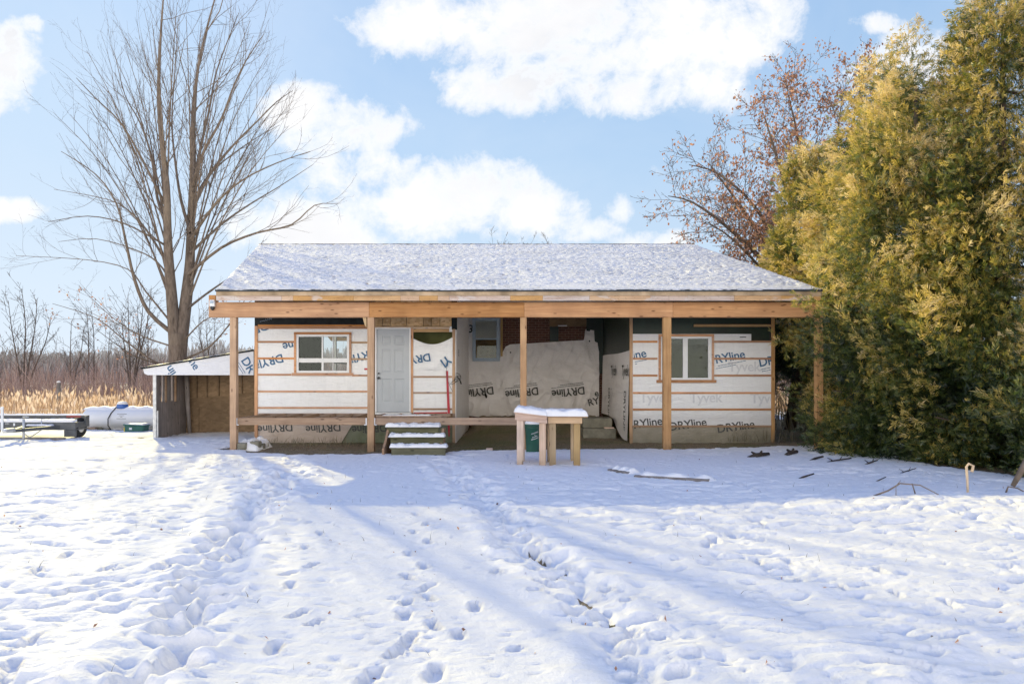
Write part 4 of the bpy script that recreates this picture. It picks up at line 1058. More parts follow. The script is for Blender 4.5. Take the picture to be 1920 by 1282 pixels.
m_ = MB(); m_.box(tubp[0] - .12, tubp[0] - .04, tubp[1] - .006, tubp[1] - .002, z0_ + .06, z0_ + .12); m_.build('sticker', 'window_white', tb)

# ------------------------------------------------------------------ utility trailer
YTr = 17.6
tl = thing('utility_trailer', 'low black utility trailer with snow on its bed and hitch facing the yard', 'trailer', (PX(60, YTr), YTr, 0))
xa, xb = PX(-45, YTr), PX(141, YTr)
zt_, zm_, zl_ = PZ(780, YTr), PZ(792, YTr), PZ(806, YTr)
m_ = MB(); m_.box(xa, xb, YTr, YTr + .05, zl_, zm_ + .01); m_.box(xa, xa + .05, YTr + .05, YTr + .55, zl_ + .05, zm_ + .01); m_.box(xb - .05, xb, YTr + .05, YTr + .55, zl_ + .05, zm_ + .01); m_.box(xa, xb, YTr + .551, YTr + .60, zl_ + .05, zm_ + .01)
m_.box(xa + .05, xb - .05, YTr + .052, YTr + .53, zl_ + .06, zl_ + .10); frm = m_.build('bed', 'dark_steel', tl, False, .006)
m_ = MB(); snow_slab(m_, xa + .04, xb - .04, YTr + .01, YTr + .53, zm_ - .03, .10, 50, 30, 12, .05, .03); m_.build('snow_cover', 'snow', frm, True)
m_ = MB(); m_.box(xa, xb + .02, YTr + .52, YTr + .56, zm_ + .10, zm_ + .16); m_.box(xa, xb, YTr + .561, YTr + .59, zm_ - .1, zm_ + .10); m_.box(xb - .02, xb + .03, YTr + .40, YTr + .53, zm_ - .1, zm_ + .15); tg = m_.build('tailgate', 'dark_steel', tl); MB().box(PX(100, YTr), PX(128, YTr), YTr + .515, YTr + .519, zm_ + .10, zm_ + .155).build('marker_strip', 'red_paint', tg)
m_ = MB(); snow_slab(m_, xa, xb + .02, YTr + .48, YTr + .53, zm_ + .158, .045, 40, 5, 13, .03, .02); m_.build('snow_cover', 'snow', tg, True)
for xw in (xb - .14, xa + .14):
    wl_ = MB(); wl_.lathe([(.1, -.08), (.24, -.08), (.26, -.05), (.26, .05), (.24, .08), (.1, .08)], (xw, YTr + .35, .25), 22, 'X'); w_ = wl_.build('wheel', 'rubber', tl, True)
    m_ = MB(); m_.lathe([(.02, -.085), (.12, -.085), (.13, -.07), (.13, .07), (.12, .085), (.02, .085)], (xw, YTr + .35, .25), 16, 'X'); m_.build('rim', 'galvanised', w_, True)
    m_ = MB(); m_.box(xw - .15, xw + .15, YTr + .002, YTr + .05, .04, zl_ - .002); m_.box(xw - .15, xw + .15, YTr + .052, YTr + .54, zl_ + .0, zl_ + .03); m_.build('mudguard', 'dark_steel', tl)
m_ = MB(); cxh = PX(79, YTr)
m_.beam((cxh - .42, YTr, zl_ + .08), (cxh, YTr - 1.05, zl_ + .06), .06, .08); m_.beam((cxh + .42, YTr, zl_ + .08), (cxh, YTr - 1.05, zl_ + .06), .06, .08)
tg_ = m_.build('drawbar', 'dark_steel', tl)
m_ = MB(); m_.box(cxh - .05, cxh + .05, YTr - 1.3, YTr - 1.0, zl_ + .03, zl_ + .13); m_.lathe([(.05, 0), (.055, .05), (.02, .08)], (cxh, YTr - 1.3, zl_ + .05), 12); m_.build('coupler', 'galvanised', tl, False, .01)
m_ = MB(); m_.tube([(cxh + .06, YTr - .75, .0), (cxh + .06, YTr - .75, .55)], .028, 10); m_.tube([(cxh + .06, YTr - .75, .56), (cxh + .06, YTr - .78, .60), (cxh + .22, YTr - .80, .60)], .012, 6); m_.lathe([(.07, 0), (.07, .015), (.03, .02)], (cxh + .06, YTr - .75, -.0), 12); m_.build('jack', 'galvanised', tl, True)
m_ = MB(); m_.tube([(cxh, YTr - .02, zm_ + .10), (cxh, YTr - .04, zl_), (cxh - .03, YTr - .3, zl_ - .12), (cxh + .1, YTr - .6, zl_ - .14), (cxh + .14, YTr - .9, zl_ + .02)], .012, 6); m_.build('chain', 'galvanised', tl, True)
m_ = MB(); snow_slab(m_, cxh - .32, cxh + .34, YTr - .16, YTr - .02, zl_ + .12, .035, 24, 6, 15, .03, .02); m_.build('snow_cover', 'snow', tg_, True)
for xx in (PX(5, YTr), ):
    m_ = MB(); m_.box(xx - .03, xx + .03, YTr - .03, YTr - .002, zl_, PZ(762, YTr)); m_.box(xx - .25, xx - .031, YTr - .028, YTr - .003, PZ(768, YTr), PZ(764, YTr)); m_.build('stake_post', 'white_metal', tl)
m_ = MB(); m_.box(PX(27, YTr) - .02, PX(27, YTr) + .02, YTr - .012, YTr - .001, PZ(798, YTr), PZ(793, YTr)); m_.build('reflector', 'window_white', tl)
m_ = MB(); m_.box(xa + .9, PX(122, 17.2), 17.15, 17.24, gz(-12, 17.1) - .04, gz(-12, 17.1) + .05, .2); tag(m_.build('timber', 'barn_z', None, False, .006), 'long dark timber lying on the snow in front of the trailer', 'timber')

# ------------------------------------------------------------------ trees
class Tree:
    def __init__(s, seed): s.wood = MB(); s.twig = MB(); s.tips = []; s.rng = np.random.RandomState(seed)
    def limb(s, pts, r0, r1, k=8, twig=False, sub=3):
        pts = np.asarray(pts, float)
        if sub > 1 and len(pts) > 2:
            n = (len(pts) - 1) * sub + 1; t = np.linspace(0, len(pts) - 1, n); out = np.zeros((n, 3))
            for i, tt in enumerate(t):        # Catmull-Rom
                a = min(int(tt), len(pts) - 2); f = tt - a
                p0, p1, p2, p3 = pts[max(a - 1, 0)], pts[a], pts[a + 1], pts[min(a + 2, len(pts) - 1)]
                out[i] = .5 * ((2 * p1) + (-p0 + p2) * f + (2 * p0 - 5 * p1 + 4 * p2 - p3) * f ** 2 + (-p0 + 3 * p1 - 3 * p2 + p3) * f ** 3)
            pts = out
        rad = np.linspace(0, 1, len(pts)); rad = r0 + (r1 - r0) * rad ** .75
        (s.twig if twig else s.wood).tube(pts, rad, k, s.rng.rand(), False)
        return pts, rad
    def kids(s, pts, rad, level, dens, lfac, up=.35, ang=(25, 50), maxlev=3, start=.15, spread=None, minr=.004, lmax=9):
        seg = np.linalg.norm(np.diff(pts, axis=0), axis=1); cum = np.concatenate([[0], np.cumsum(seg)]); L = cum[-1]
        n = max(1, int(L * dens * s.rng.uniform(.8, 1.2)))
        for _ in range(n):
            t = s.rng.uniform(start, 1.0) * L; i = min(np.searchsorted(cum, t) - 1, len(seg) - 1); i = max(i, 0)
            f = (t - cum[i]) / (seg[i] + 1e-9); p = pts[i] + (pts[i + 1] - pts[i]) * f; r = rad[i] + (rad[i + 1] - rad[i]) * f
            d = (pts[i + 1] - pts[i]) / (seg[i] + 1e-9)
            q = s.rng.normal(size=3); q -= d * q.dot(d); q /= np.linalg.norm(q) + 1e-9
            a = R(s.rng.uniform(*ang)); cd = d * math.cos(a) + q * math.sin(a)
            ln = min(lmax, L * lfac * (1.05 - .42 * t / L) * s.rng.uniform(.55, 1.3))
            m = 6 if level == 1 else 4 if level == 2 else 3
            path = [p]; dd = cd.copy()
            for j in range(m - 1):
                dd = dd + s.rng.normal(size=3) * (.13 if level < 3 else .2) + np.array([0, 0, up * (.35 if level == 1 else .10)]); dd /= np.linalg.norm(dd)
                path.append(path[-1] + dd * ln / (m - 1))
            r0 = max(minr * (1.5 if level == 1 else 1), min(r * .6, ln * .0046 + .0024)); r1 = max(minr * .65, r0 * .4)
            P, Q = s.limb(path, r0, r1, 5 if level == 1 else 4 if level == 2 else 3, level > 1, 1)
            s.tips.append(P[-1]); 
            if level > 1: s.tips.append(P[len(P) // 2])
            if level < maxlev: s.kids(P, Q, level + 1, dens * (1.7 if level == 1 else 1.0), lfac * .95, up, ang, maxlev, .15, None, minr, lmax)
def leaves_mesh(name, pos, size, mat, parent, rng, jitter=.12, droop=.5):
    pos = np.asarray(pos); n = len(pos)
    c = pos + rng.normal(size=(n, 3)) * jitter
    a = rng.normal(size=(n, 3)); a[:, 2] -= droop * 1.5; a /= np.linalg.norm(a, axis=1)[:, None]
    b = np.cross(a, rng.normal(size=(n, 3))); b /= np.linalg.norm(b, axis=1)[:, None] + 1e-9
    s = (size * rng.uniform(.6, 1.3, n))[:, None]
    nrm = np.cross(a, b)
    v = np.stack([c, c + a * s * .5 + b * s * .32 + nrm * s * .12, c + a * s, c + a * s * .5 - b * s * .32 + nrm * s * .12], 1).reshape(-1, 3)
    f = np.arange(n * 4).reshape(n, 4); t = np.repeat(rng.rand(n), 4)
    return link_mesh(name, v, f, t, mat, parent)

# the big bare maple behind the shed
YT0 = 28.5
bt = thing('bare_tree', 'tall bare deciduous tree with twin grey leaders behind the shed', 'tree', (PX(335, YT0), YT0, 0))
T = Tree(4)
Z = 1.831
def zz(pts, dy=0.0, bow=0.0):
    out = []; n = len(pts)
    for i, (a, b) in enumerate(pts):
        Y = YT0 + dy * i / (n - 1) + bow * math.sin(math.pi * i / (n - 1)); out.append(P3(a / Z, b / Z, Y))
    return out
bx_, bz_ = 612, 1290
T.limb([(PX(335, YT0), YT0, -.2), P3(335, 760, YT0), P3(334, 700, YT0), P3(333, 655, YT0), P3(333, 625, YT0)], .43, .32, 16)
L_ = []
def limb(pts, r0, r1, dy, bow=0, k=9): L_.append(T.limb(zz(pts, dy * 1.5, bow), r0 * .92, r1 * 1.1, k))
limb([(604, 1215), (592, 1050), (580, 900), (575, 780), (572, 640), (555, 480), (545, 330), (550, 150), (562, -20)], .30, .022, -.8, 0, 10)
limb([(616, 1215), (640, 1020), (652, 900), (655, 780), (662, 600), (663, 450), (668, 330), (690, 180), (742, -20)], .31, .024, .9, 0, 10)
limb([(600, 1150), (510, 1070), (462, 960), (430, 820), (400, 700), (330, 600), (210, 520)], .11, .010, -1.8)
limb([(577, 790), (540, 680), (520, 540), (480, 420), (430, 330), (395, 190)], .085, .010, 1.5)
limb([(575, 720), (505, 580), (420, 430), (330, 340), (262, 268)], .075, .009, -2.2)
limb([(583, 920), (510, 800), (450, 730), (370, 685), (185, 650)], .07, .008, 1.6)
limb([(590, 1110), (500, 1000), (440, 925), (300, 892), (55, 878)], 0.052, .008, 1.0)
limb([(595, 1190), (480, 1150), (380, 1085), (275, 985)], 0.046, .008, 2.2)
limb([(600, 1270), (520, 1235), (430, 1170), (330, 1092), (180, 1042)], 0.055, .008, -1.5)
limb([(560, 1255), (450, 1215), (330, 1130)], 0.033, .008, -3.0)
limb([(578, 850), (530, 820), (420, 765), (300, 742), (165, 762)], .06, .008, -2.6)
limb([(655, 800), (622, 690), (602, 560), (590, 420), (600, 250), (612, 60)], .09, .010, 2.0)
limb([(660, 640), (700, 520), (760, 410), (805, 290), (850, 200), (905, 120)], .085, .010, -1.6)
limb([(661, 660), (690, 500), (718, 380), (742, 250), (790, 120), (820, 45)], .085, .010, 2.4)
limb([(660, 720), (720, 600), (800, 500), (880, 420), (950, 350), (1005, 312)], .085, .010, 1.0)
limb([(656, 820), (740, 700), (830, 620), (950, 560), (1065, 520)], .075, .009, -2.6)
limb([(652, 870), (760, 770), (860, 700), (960, 640), (1075, 565)], .075, .009, 2.8)
limb([(648, 940), (760, 850), (880, 800), (1000, 772), (1080, 705), (1155, 700)], .08, .009, -1.2)
limb([(642, 1060), (720, 1000), (800, 945), (850, 895), (905, 825)], .065, .009, 1.8)
limb([(640, 1160), (700, 1100), (770, 1075), (870, 1030)], 0.039, .008, -2.2)
limb([(640, 1230), (720, 1190), (790, 1110), (835, 1040), (880, 940)], 0.055, .010, .6)
limb([(655, 760), (690, 640), (760, 560), (870, 480), (960, 430)], .06, .009, 3.0)
limb([(583, 960), (540, 900), (470, 860), (330, 820), (200, 830)], .055, .008, 2.5)
rl_ = np.random.RandomState(8)
for k in range(20):
    th = R(-74 + 148 * (k + rl_.uniform(.1, .9)) / 20); r_ = rl_.uniform(.80, 1.02)
    ex, ey = 625 + 470 * r_ * math.sin(th), 610 - 590 * r_ * math.cos(th)
    sy = 1120 - 520 * (1 - abs(th) / 1.57) * rl_.uniform(.5, 1.1); sx = 582 if th < 0 else 652
    sx += (1150 - sy) * .02 * (-1 if th < 0 else 1)
    limb([(sx, sy), (sx + (ex - sx) * .28, sy + (ey - sy) * .40), (sx + (ex - sx) * .62, sy + (ey - sy) * .74), (ex, ey)], .048, .006, rl_.uniform(-3, 3), rl_.uniform(-.4, .4), 7)
for i, (P_, Q_) in enumerate(L_):
    T.kids(P_, Q_, 1, 1.0 if i < 2 else 1.35, .40 if i < 2 else .36, .36, (26, 58) if i < 2 else (16, 40), 3, .16 if i > 1 else .18, None, .0028, 5.5 if i < 2 else 4.2)
T.wood.build('trunk', 'bark', bt, True); T.twig.build('twigs', 'bark_dark', bt)
# a few dead leaves still hanging low on it
rr = np.random.RandomState(3); tips = np.array(T.tips); low = tips[(tips[:, 2] < 5.5)]
if len(low): leaves_mesh('dead_leaves', low[rr.choice(len(low), min(260, len(low)), False)], .10, 'brown_leaf', bt, rr, .05)
print('maple twigs', len(T.twig.f))

# browned oak behind the cedars
ok = thing('oak_tree', 'spreading tree with russet dead leaves behind the cedars', 'tree', (11.6, 27, 0))
T = Tree(9); o0 = np.array([11.6, 27.0, 0.])
T.limb([o0 + (0, 0, -.3), o0 + (0, 0, 2.5), o0 + (.1, 0, 4.5)], .34, .26, 12)
L_ = []
for pts, r0 in (([(11.6, 27, 3.6), (10.2, 26.6, 5.6), (8.4, 26.2, 7.2), (6.9, 26, 8.2), (5.9, 25.8, 8.4)], .15),
                ([(11.6, 27, 4.2), (10.4, 27.4, 6.6), (9.0, 27.6, 8.8), (8.0, 27.7, 10.2)], .14),
                ([(11.6, 27, 4.4), (11.0, 26.6, 7.6), (10.2, 26.4, 10.2), (9.6, 26.2, 11.8)], .15),
                ([(11.6, 27, 4.4), (11.8, 27.4, 8), (11.6, 27.6, 11), (11.2, 27.8, 13.2)], .16),
                ([(11.6, 27, 4.4), (12.6, 26.8, 8), (13.2, 26.6, 11), (13.6, 26.4, 13.4)], .15),
                ([(11.6, 27, 4.2), (13.4, 27.2, 7.4), (15.0, 27.4, 10.2), (16.2, 27.6, 13.0)], .14),
                ([(11.6, 27, 3.4), (10.0, 27.8, 4.8), (8.2, 28, 5.8), (6.8, 28.2, 6.6)], .11),
                ([(11.6, 27, 3.4), (9.8, 25.8, 5.2), (8.2, 25.2, 6.6), (7.2, 25, 7.2)], .10),
                ([(11.6, 27, 4.6), (9.6, 26.6, 8.0), (8.0, 26.4, 9.4), (6.8, 26.2, 9.7)], .10),
                ([(11.6, 27, 4.6), (12.0, 25.8, 8.6), (12.2, 25.2, 12.0)], .12)):
    L_.append(T.limb(pts, r0, .015, 8))
for P_, Q_ in L_: T.kids(P_, Q_, 1, 3.4, .36, .12, (25, 65), 3, .2, None, .008, 2.4)
T.wood.build('trunk', 'bark_dark', ok, True); T.twig.build('twigs', 'bark_dark', ok)
tips = np.array(T.tips); rr = np.random.RandomState(5)
w_ = np.where(tips[:, 0] > 8.5, 1.0, .35); w_ /= w_.sum()
leaves_mesh('dead_leaves', tips[rr.choice(len(tips), 14000, True, w_)], .125, 'brown_leaf', ok, rr, .10, .9)

# cedars
def cedar(pos, H, Rm, z_low, seed, label, nb, trunks=1, per=66, bulge=0, ls=1.0, grp='golden green cedars at the right of the yard'):
    rng = np.random.RandomState(seed); x0, y0 = pos; g0 = gz(x0, y0)
    t = thing('cedar_tree', label, 'tree', (x0, y0, g0), grp)
    mb = MB()
    for k in range(trunks):
        dx, dy = rng.uniform(-.35, .35, 2) * (trunks > 1)
        mb.tube([(x0 + dx * 2.2, y0 + dy * 2.2, g0 - .1), (x0 + dx * 1.4, y0 + dy * 1.4, g0 + H * .25), (x0 + dx, y0 + dy, g0 + H * .55), (x0 + dx * .5, y0 + dy * .5, g0 + H * .93)], [.17, .13, .09, .02], 9)
    for k in range(34):      # bare inner limbs
        a = rng.uniform(0, 2 * math.pi); z = rng.uniform(.25, H * .8); r_ = Rm * .55 * (1 - z / H) + .25
        mb.tube([(x0, y0, g0 + z), (x0 + r_ * .5 * math.cos(a), y0 + r_ * .5 * math.sin(a), g0 + z - .05), (x0 + r_ * math.cos(a), y0 + r_ * math.sin(a), g0 + z + .1)], [.03, .02, .01], 5)
    mb.build('trunk', 'bark_cedar', t, True)
    # plumes
    tt = rng.rand(nb * 2); keep = rng.rand(nb * 2) < (1.02 - tt) ** .55; tt = tt[keep][:nb]; n = len(tt)
    az = rng.rand(n) * 2 * np.pi
    def prof(t): return np.minimum(1, .62 + 1.6 * t) * np.clip(1 - t, 0, 1) ** .68
    lump = 1 + .42 * perlin(az * 1.1, tt * 4.0 + seed, seed) + .14 * perlin(az * 3, tt * 9, seed + 3)
    gap = perlin(az * 1.9 + 11, tt * 7.0, seed + 9) > -.24
    tt, az, lump = tt[gap], az[gap], lump[gap]; n = len(tt)
    rad = Rm * prof(tt) * lump * rng.uniform(.62, 1.06, n) + .12
    zc = z_low + (H - z_low) * tt
    rad = rad * (1 + bulge * np.exp(-((az - 3.45) / .55) ** 2) * np.exp(-((zc - 3.4) / 1.0) ** 2))
    out = np.stack([np.cos(az), np.sin(az), np.zeros(n)], 1)
    base = np.stack([np.full(n, x0), np.full(n, y0), g0 + zc - .30 * rad], 1) + out * (rad * .35)[:, None]
    tipp = np.stack([np.full(n, x0), np.full(n, y0), g0 + zc + rng.uniform(-.15, .25, n)], 1) + out * rad[:, None]
    tipp[:, 2] += .5 * tt
    ptone = np.clip(.36 + .50 * perlin(az * 1.5 + 3, tt * 5, seed + 7) + rng.normal(size=n) * .12 + .16 * tt - .24 * np.clip(1 - tt / .42, 0, 1), .05, .95)  # lower plumes painted darker and greener, as the shaded foot of the crown
    # sprays along the plume
    m = per; N = n * m
    pi = np.repeat(np.arange(n), m); s = rng.rand(N) ** .6
    b, e = base[pi], tipp[pi]; o3 = out[pi]
    bend = np.stack([np.zeros(N), np.zeros(N), -.22 * np.sin(np.pi * s)], 1)
    wid = (.08 + .17 * np.sin(np.pi * np.clip(s * .9 + .08, 0, 1)))[:, None]
    o = b + (e - b) * s[:, None] + bend + rng.normal(size=(N, 3)) * wid * np.array([1, 1, .9])
    o[:, 2] = np.maximum(o[:, 2], g0 + .06 + .12 * rng.rand(N))
    ax = o3 * rng.uniform(.5, 1.0, N)[:, None] + rng.normal(size=(N, 3)) * .34 + np.array([0, 0, -.05]) + (rng.normal(size=(n, 3)) * .35)[pi] + np.array([0, 0, .45]) * (s > .75)[:, None]
    ax /= np.linalg.norm(ax, axis=1)[:, None]
    sd = np.cross(ax, rng.normal(size=(N, 3)) * .7 + np.stack([-o3[:, 1], o3[:, 0], np.zeros(N)], 1)); sd /= np.linalg.norm(sd, axis=1)[:, None] + 1e-9
    nm = np.cross(ax, sd)
    Ls = rng.uniform(.15, .30, N) * ls
    tone = np.clip(ptone[pi] + .66 * (s - .62) + rng.normal(size=N) * .10, 0, 1)  # inner sprays painted darker to deepen crown shade, tips more golden
    V = []; TN = []
    for th, at, ln, w in ((2, .30, .75, .065), (30, .02, .52, .075), (-34, .08, .50, .075), (33, .20, .50, .075), (-30, .27, .46, .075), (36, .38, .40, .075), (-34, .45, .38, .075), (30, .56, .32, .08), (-36, .62, .30, .08), (28, .72, .22, .085)):
        th = th + rng.normal(size=N) * 9; ln = ln * rng.uniform(.7, 1.25, N)
        c, q = np.cos(th * np.pi / 180)[:, None], np.sin(th * np.pi / 180)[:, None]
        tw = (nm * rng.normal(size=(N, 1)) * .30)
        d = ax * c + sd * q + tw; pr = sd * c - ax * q + nm * rng.normal(size=(N, 1)) * .5
        p0 = o + ax * (at * Ls)[:, None]; l = (ln * Ls)[:, None]; ww = np.maximum(w * Ls, .010)[:, None]
        dr = nm * l * .12
        V.append(np.stack([p0, p0 + d * l * .45 + pr * ww * .5, p0 + d * l - dr, p0 + d * l * .45 - pr * ww * .5], 1))
        tn = np.clip(tone + rng.normal(size=N) * .06, 0, 1); TN.append(np.stack([tn - .06, tn, tn + .10, tn], 1))
    V = np.concatenate(V).reshape(-1, 3); TN = np.clip(np.concatenate(TN).ravel(), 0, 1)
    f = np.arange(len(V)).reshape(-1, 4)
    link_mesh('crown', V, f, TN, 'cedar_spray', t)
    return t
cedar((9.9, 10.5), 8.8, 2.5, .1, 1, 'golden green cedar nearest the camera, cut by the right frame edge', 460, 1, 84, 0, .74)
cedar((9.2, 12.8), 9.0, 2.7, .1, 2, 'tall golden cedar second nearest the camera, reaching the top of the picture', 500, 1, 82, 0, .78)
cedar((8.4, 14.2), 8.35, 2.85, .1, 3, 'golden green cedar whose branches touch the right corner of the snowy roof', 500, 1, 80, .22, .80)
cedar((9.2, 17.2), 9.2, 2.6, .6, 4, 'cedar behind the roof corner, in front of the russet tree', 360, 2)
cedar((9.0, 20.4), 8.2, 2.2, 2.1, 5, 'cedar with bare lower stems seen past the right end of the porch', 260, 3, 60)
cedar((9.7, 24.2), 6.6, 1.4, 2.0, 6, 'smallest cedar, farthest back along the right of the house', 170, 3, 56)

# slim bare trees at the field edge: three kinds, copied
def slim(seed, H, stems, name, label, loc, grp):
    t = thing(name, label, 'tree', loc, grp); T = Tree(seed); rng = np.random.RandomState(seed)
    for k in range(stems):
        a = rng.uniform(0, 6.28); sp = rng.uniform(.4, 1.6) * (stems > 1); h = H * (rng.uniform(.75, 1) if stems > 1 else 1)
        pts = [np.array(loc) + (0, 0, -.2), np.array(loc) + (sp * .35 * math.cos(a), sp * .35 * math.sin(a), h * .35), np.array(loc) + (sp * .8 * math.cos(a), sp * .8 * math.sin(a), h * .7), np.array(loc) + (sp * math.cos(a) + rng.normal() * .2, sp * math.sin(a), h)]
        P_, Q_ = T.limb(pts, .0085 * H + .01, .012, 6); T.kids(P_, Q_, 1, 2.6, .30, .3, (25, 55), 3, .25, None, .0085, 2.4)
    T.wood.build('trunk', 'bark_dark', t, True); T.twig.build('twigs', 'bark_dark', t); return t
GF = 'bare trees at the edge of the field'
def at_ground(px, Y): x = PX(px, Y); return (x, Y, float(big_z(x, Y)))
pr = [slim(21, 6.9, 4, 'bare_sapling', 'many stemmed bare tree far left above the trailer', at_ground(44, 42), GF),
      slim(22, 5.4, 2, 'bare_sapling', 'two stemmed bare tree midway between the trailer and the fence post', at_ground(132, 42), GF),
      slim(23, 6.0, 1, 'bare_sapling', 'straight bare tree right above the white tank dome', at_ground(166, 44), GF)]
for src, px, Y, sc, rz, lab in ((0, 246, 40, 1.0, 2.0, 'bushy bare tree just left of the shed roof tip'), (2, 176, 47, 1.02, 1.1, 'thin bare tree directly behind another straight one'), (1, 5, 46, 1.0, 2.4, 'bare tree cut by the left frame edge'),
                                (2, 204, 50, .9, 3.0, 'slender bare tree between tank dome and shed'), (1, 276, 46, 1.25, .7, 'bare tree behind the trunk of the tall maple'), (0, 400, 46, .9, 4.0, 'bare tree seen between the tall tree and the porch beam'),
                                (2, 105, 60, .8, 5, 'small distant bare tree left of centre in the field edge'), (0, 1510, 40, .8, 1, 'bare tree far behind the stems right of the porch')):
    c = copy_tree(pr[src]); c.location = at_ground(px, Y); c.scale = (sc, sc, sc); c.rotation_euler.z = rz; c['label'] = lab
GR = 'bare tree tips above the ridge'
p0 = slim(31, 9.3, 1, 'bare_treetop', 'leftmost of three bare tree tips poking above the snowy ridge', (PX(932, 42), 42, 0), GR)
for px, sc, rz, lab in ((977, 1.0, 2.1, 'middle of three bare tree tips poking above the snowy ridge'), (1040, 1.0, 4.2, 'rightmost of three bare tree tips poking above the snowy ridge')):
    c = copy_tree(p0); c.location = (PX(px, 42), 42, 0); c.scale = (sc, sc, sc); c.rotation_euler.z = rz; c['label'] = lab

# ------------------------------------------------------------------ field: dry grass, brush, distant woods
def blades(name, n, xr, yr, hr, w, mat, seed, lean=.18, plume=0, label=None, tone=(0, 1), clump=1.0, xfun=None):
    rng = np.random.RandomState(seed)
    x = rng.uniform(*xr, n); y = rng.uniform(*yr, n)
    if xfun is not None: k = xfun(x, y); x, y = x[k], y[k]; n = len(x)
    d = fbm(x * .5, y * .5, seed, 3); k = rng.rand(n) < np.clip(.55 + d * clump, .05, 1); x, y, d = x[k], y[k], d[k]; n = len(x)
    h = rng.uniform(*hr, n) * (1 + .6 * d); z = big_z(x, y)
    a = rng.rand(n) * 6.283; l = rng.normal(size=n) * lean * h
    b0 = np.stack([x, y, z], 1); b1 = b0 + np.stack([np.cos(a) * l * .35, np.sin(a) * l * .35, h * .55], 1); b2 = b0 + np.stack([np.cos(a) * l, np.sin(a) * l, h], 1)
    ph = rng.rand(n) * 6.283; sx = np.stack([np.cos(ph), np.sin(ph) * .4, np.zeros(n)], 1); W = (w * rng.uniform(.6, 1.4, n))[:, None]
    v = [np.stack([b0 - sx * W, b0 + sx * W, b1 + sx * W * .7, b1 - sx * W * .7], 1), np.stack([b1 - sx * W * .7, b1 + sx * W * .7, b2 + sx * W * .25, b2 - sx * W * .25], 1)]
    tn = rng.uniform(*tone, n); tns = [np.stack([tn * .7] * 2 + [tn] * 2, 1), np.stack([tn] * 4, 1)]
    if plume:
        m = rng.rand(n) < plume; q = b2[m]; k_ = m.sum(); pw = rng.uniform(.02, .055, k_)[:, None]; up = np.array([0, 0, 1]) * rng.uniform(.12, .26, k_)[:, None]
        s2 = sx[m]; off = s2 * .3 * up[:, 2:3]
        v.append(np.stack([q - up * .3, q + up * .2 + s2 * pw, q + up + off, q + up * .3 - s2 * pw], 1)); tns.append(np.stack([np.clip(tn[m] + .35, 0, 1)] * 4, 1))
    v = np.concatenate(v).reshape(-1, 3); f = np.arange(len(v)).reshape(-1, 4)
    o = link_mesh(name, v, f, np.concatenate(tns).ravel(), mat); o['kind'] = 'stuff'
    if label: o['label'] = label; o['category'] = 'vegetation'
    return o
inl = lambda x, y: (x < -6.8 - .1 * (y - 20)) | (x > 8.0)
blades('dry_grass', 30000, (-46, 40), (25, 37), (.28, .78), .012, 'straw', 1, .22, .30, 'golden dry grass and reeds along the edge of the field', (.0, 1), 1.8, lambda x, y: (x < -7.5) | (x > 9.0))
blades('dry_grass', 3000, (-30, -12.2), (22.6, 25.5), (.3, .8), .013, 'straw', 2, .2, .3, 'golden dry grass close behind the trailer and tank', (.2, .9), 1.4)
blades('brush_thicket', 42000, (-70, 60), (37, 62), (1.1, 3.0), .014, 'brush', 3, .42, .0, 'reddish brown leafless brush thicket behind the dry grass', (0, 1), 1.0, lambda x, y: (x < -7) | (x > 11))
blades('brush_thicket', 16000, (-45, -10), (33, 44), (.6, 1.7), .011, 'brush', 4, .6, .0, 'tangled low red brown brush at the front of the thicket', (.2, 1), 1.4)
# thin dead stems in the shade right of the house
blades('undergrowth', 900, (7.0, 11.0), (19, 25), (.5, 2.4), .012, 'weed', 5, .5, .0, 'dead twigs and stems beneath the cedars', (0, .6), 1.0)
blades('weeds', 260, (-5.9, -2.9), (15.3, 16.7), (.05, .16), .006, 'weed', 6, .7, .0, 'dead grass tufts on bare ground below the deck', (.2, 1), 1.0)
blades('weeds', 240, (5.2, 6.9), (16.3, 16.8), (.05, .45), .006, 'weed', 7, .5, .0, 'weeds at the foot of the right wall', (.2, 1), 1.0)
def woods(name, Y0, Y1, xr, hr, n, seed, label, tone):
    rng = np.random.RandomState(seed); x = rng.uniform(*xr, n); y = rng.uniform(Y0, Y1, n)
    h = rng.uniform(*hr, n) * (1 + .5 * perlin(x * .03, y * 0 + seed, seed)) * (1 + .25 * perlin(x * .15, y * 0, seed + 1)); z = big_z(x, y) - .5
    vs = []; tn = []
    for k in range(9):
        a = rng.uniform(-.5, .5, n); l = h * rng.uniform(.35, .75, n); s0 = rng.uniform(.0, .6, n)
        p0 = np.stack([x, y, z + h * s0], 1); p1 = p0 + np.stack([np.sin(a) * l * .6, rng.normal(size=n) * .3, np.cos(a) * l], 1)
        p1[:, 2] = np.minimum(p1[:, 2], z + h * 1.02); w = np.stack([.10 + .10 * rng.rand(n), np.zeros(n), np.zeros(n)], 1) * (Y0 / 120)
        vs.append(np.stack([p0 - w, p0 + w, p1 + w * .4, p1 - w * .4], 1)); tn.append(np.repeat(rng.uniform(*tone, n), 4).reshape(n, 4))
    v = np.concatenate(vs).reshape(-1, 3); f = np.arange(len(v)).reshape(-1, 4)
    o = link_mesh(name, v, f, np.concatenate(tn).ravel(), 'far_wood'); o['kind'] = 'stuff'; o['label'] = label; o['category'] = 'woods'
woods('distant_woods', 120, 160, (-190, 190), (3.6, 5.6), 5200, 1, 'grey leafless woods far beyond the field', (.1, .8))
woods('distant_woods', 190, 240, (-300, 260), (5.6, 8.2), 5200, 2, 'hazy pale grey woods on the far rise', (.55, 1.))
m_ = MB()
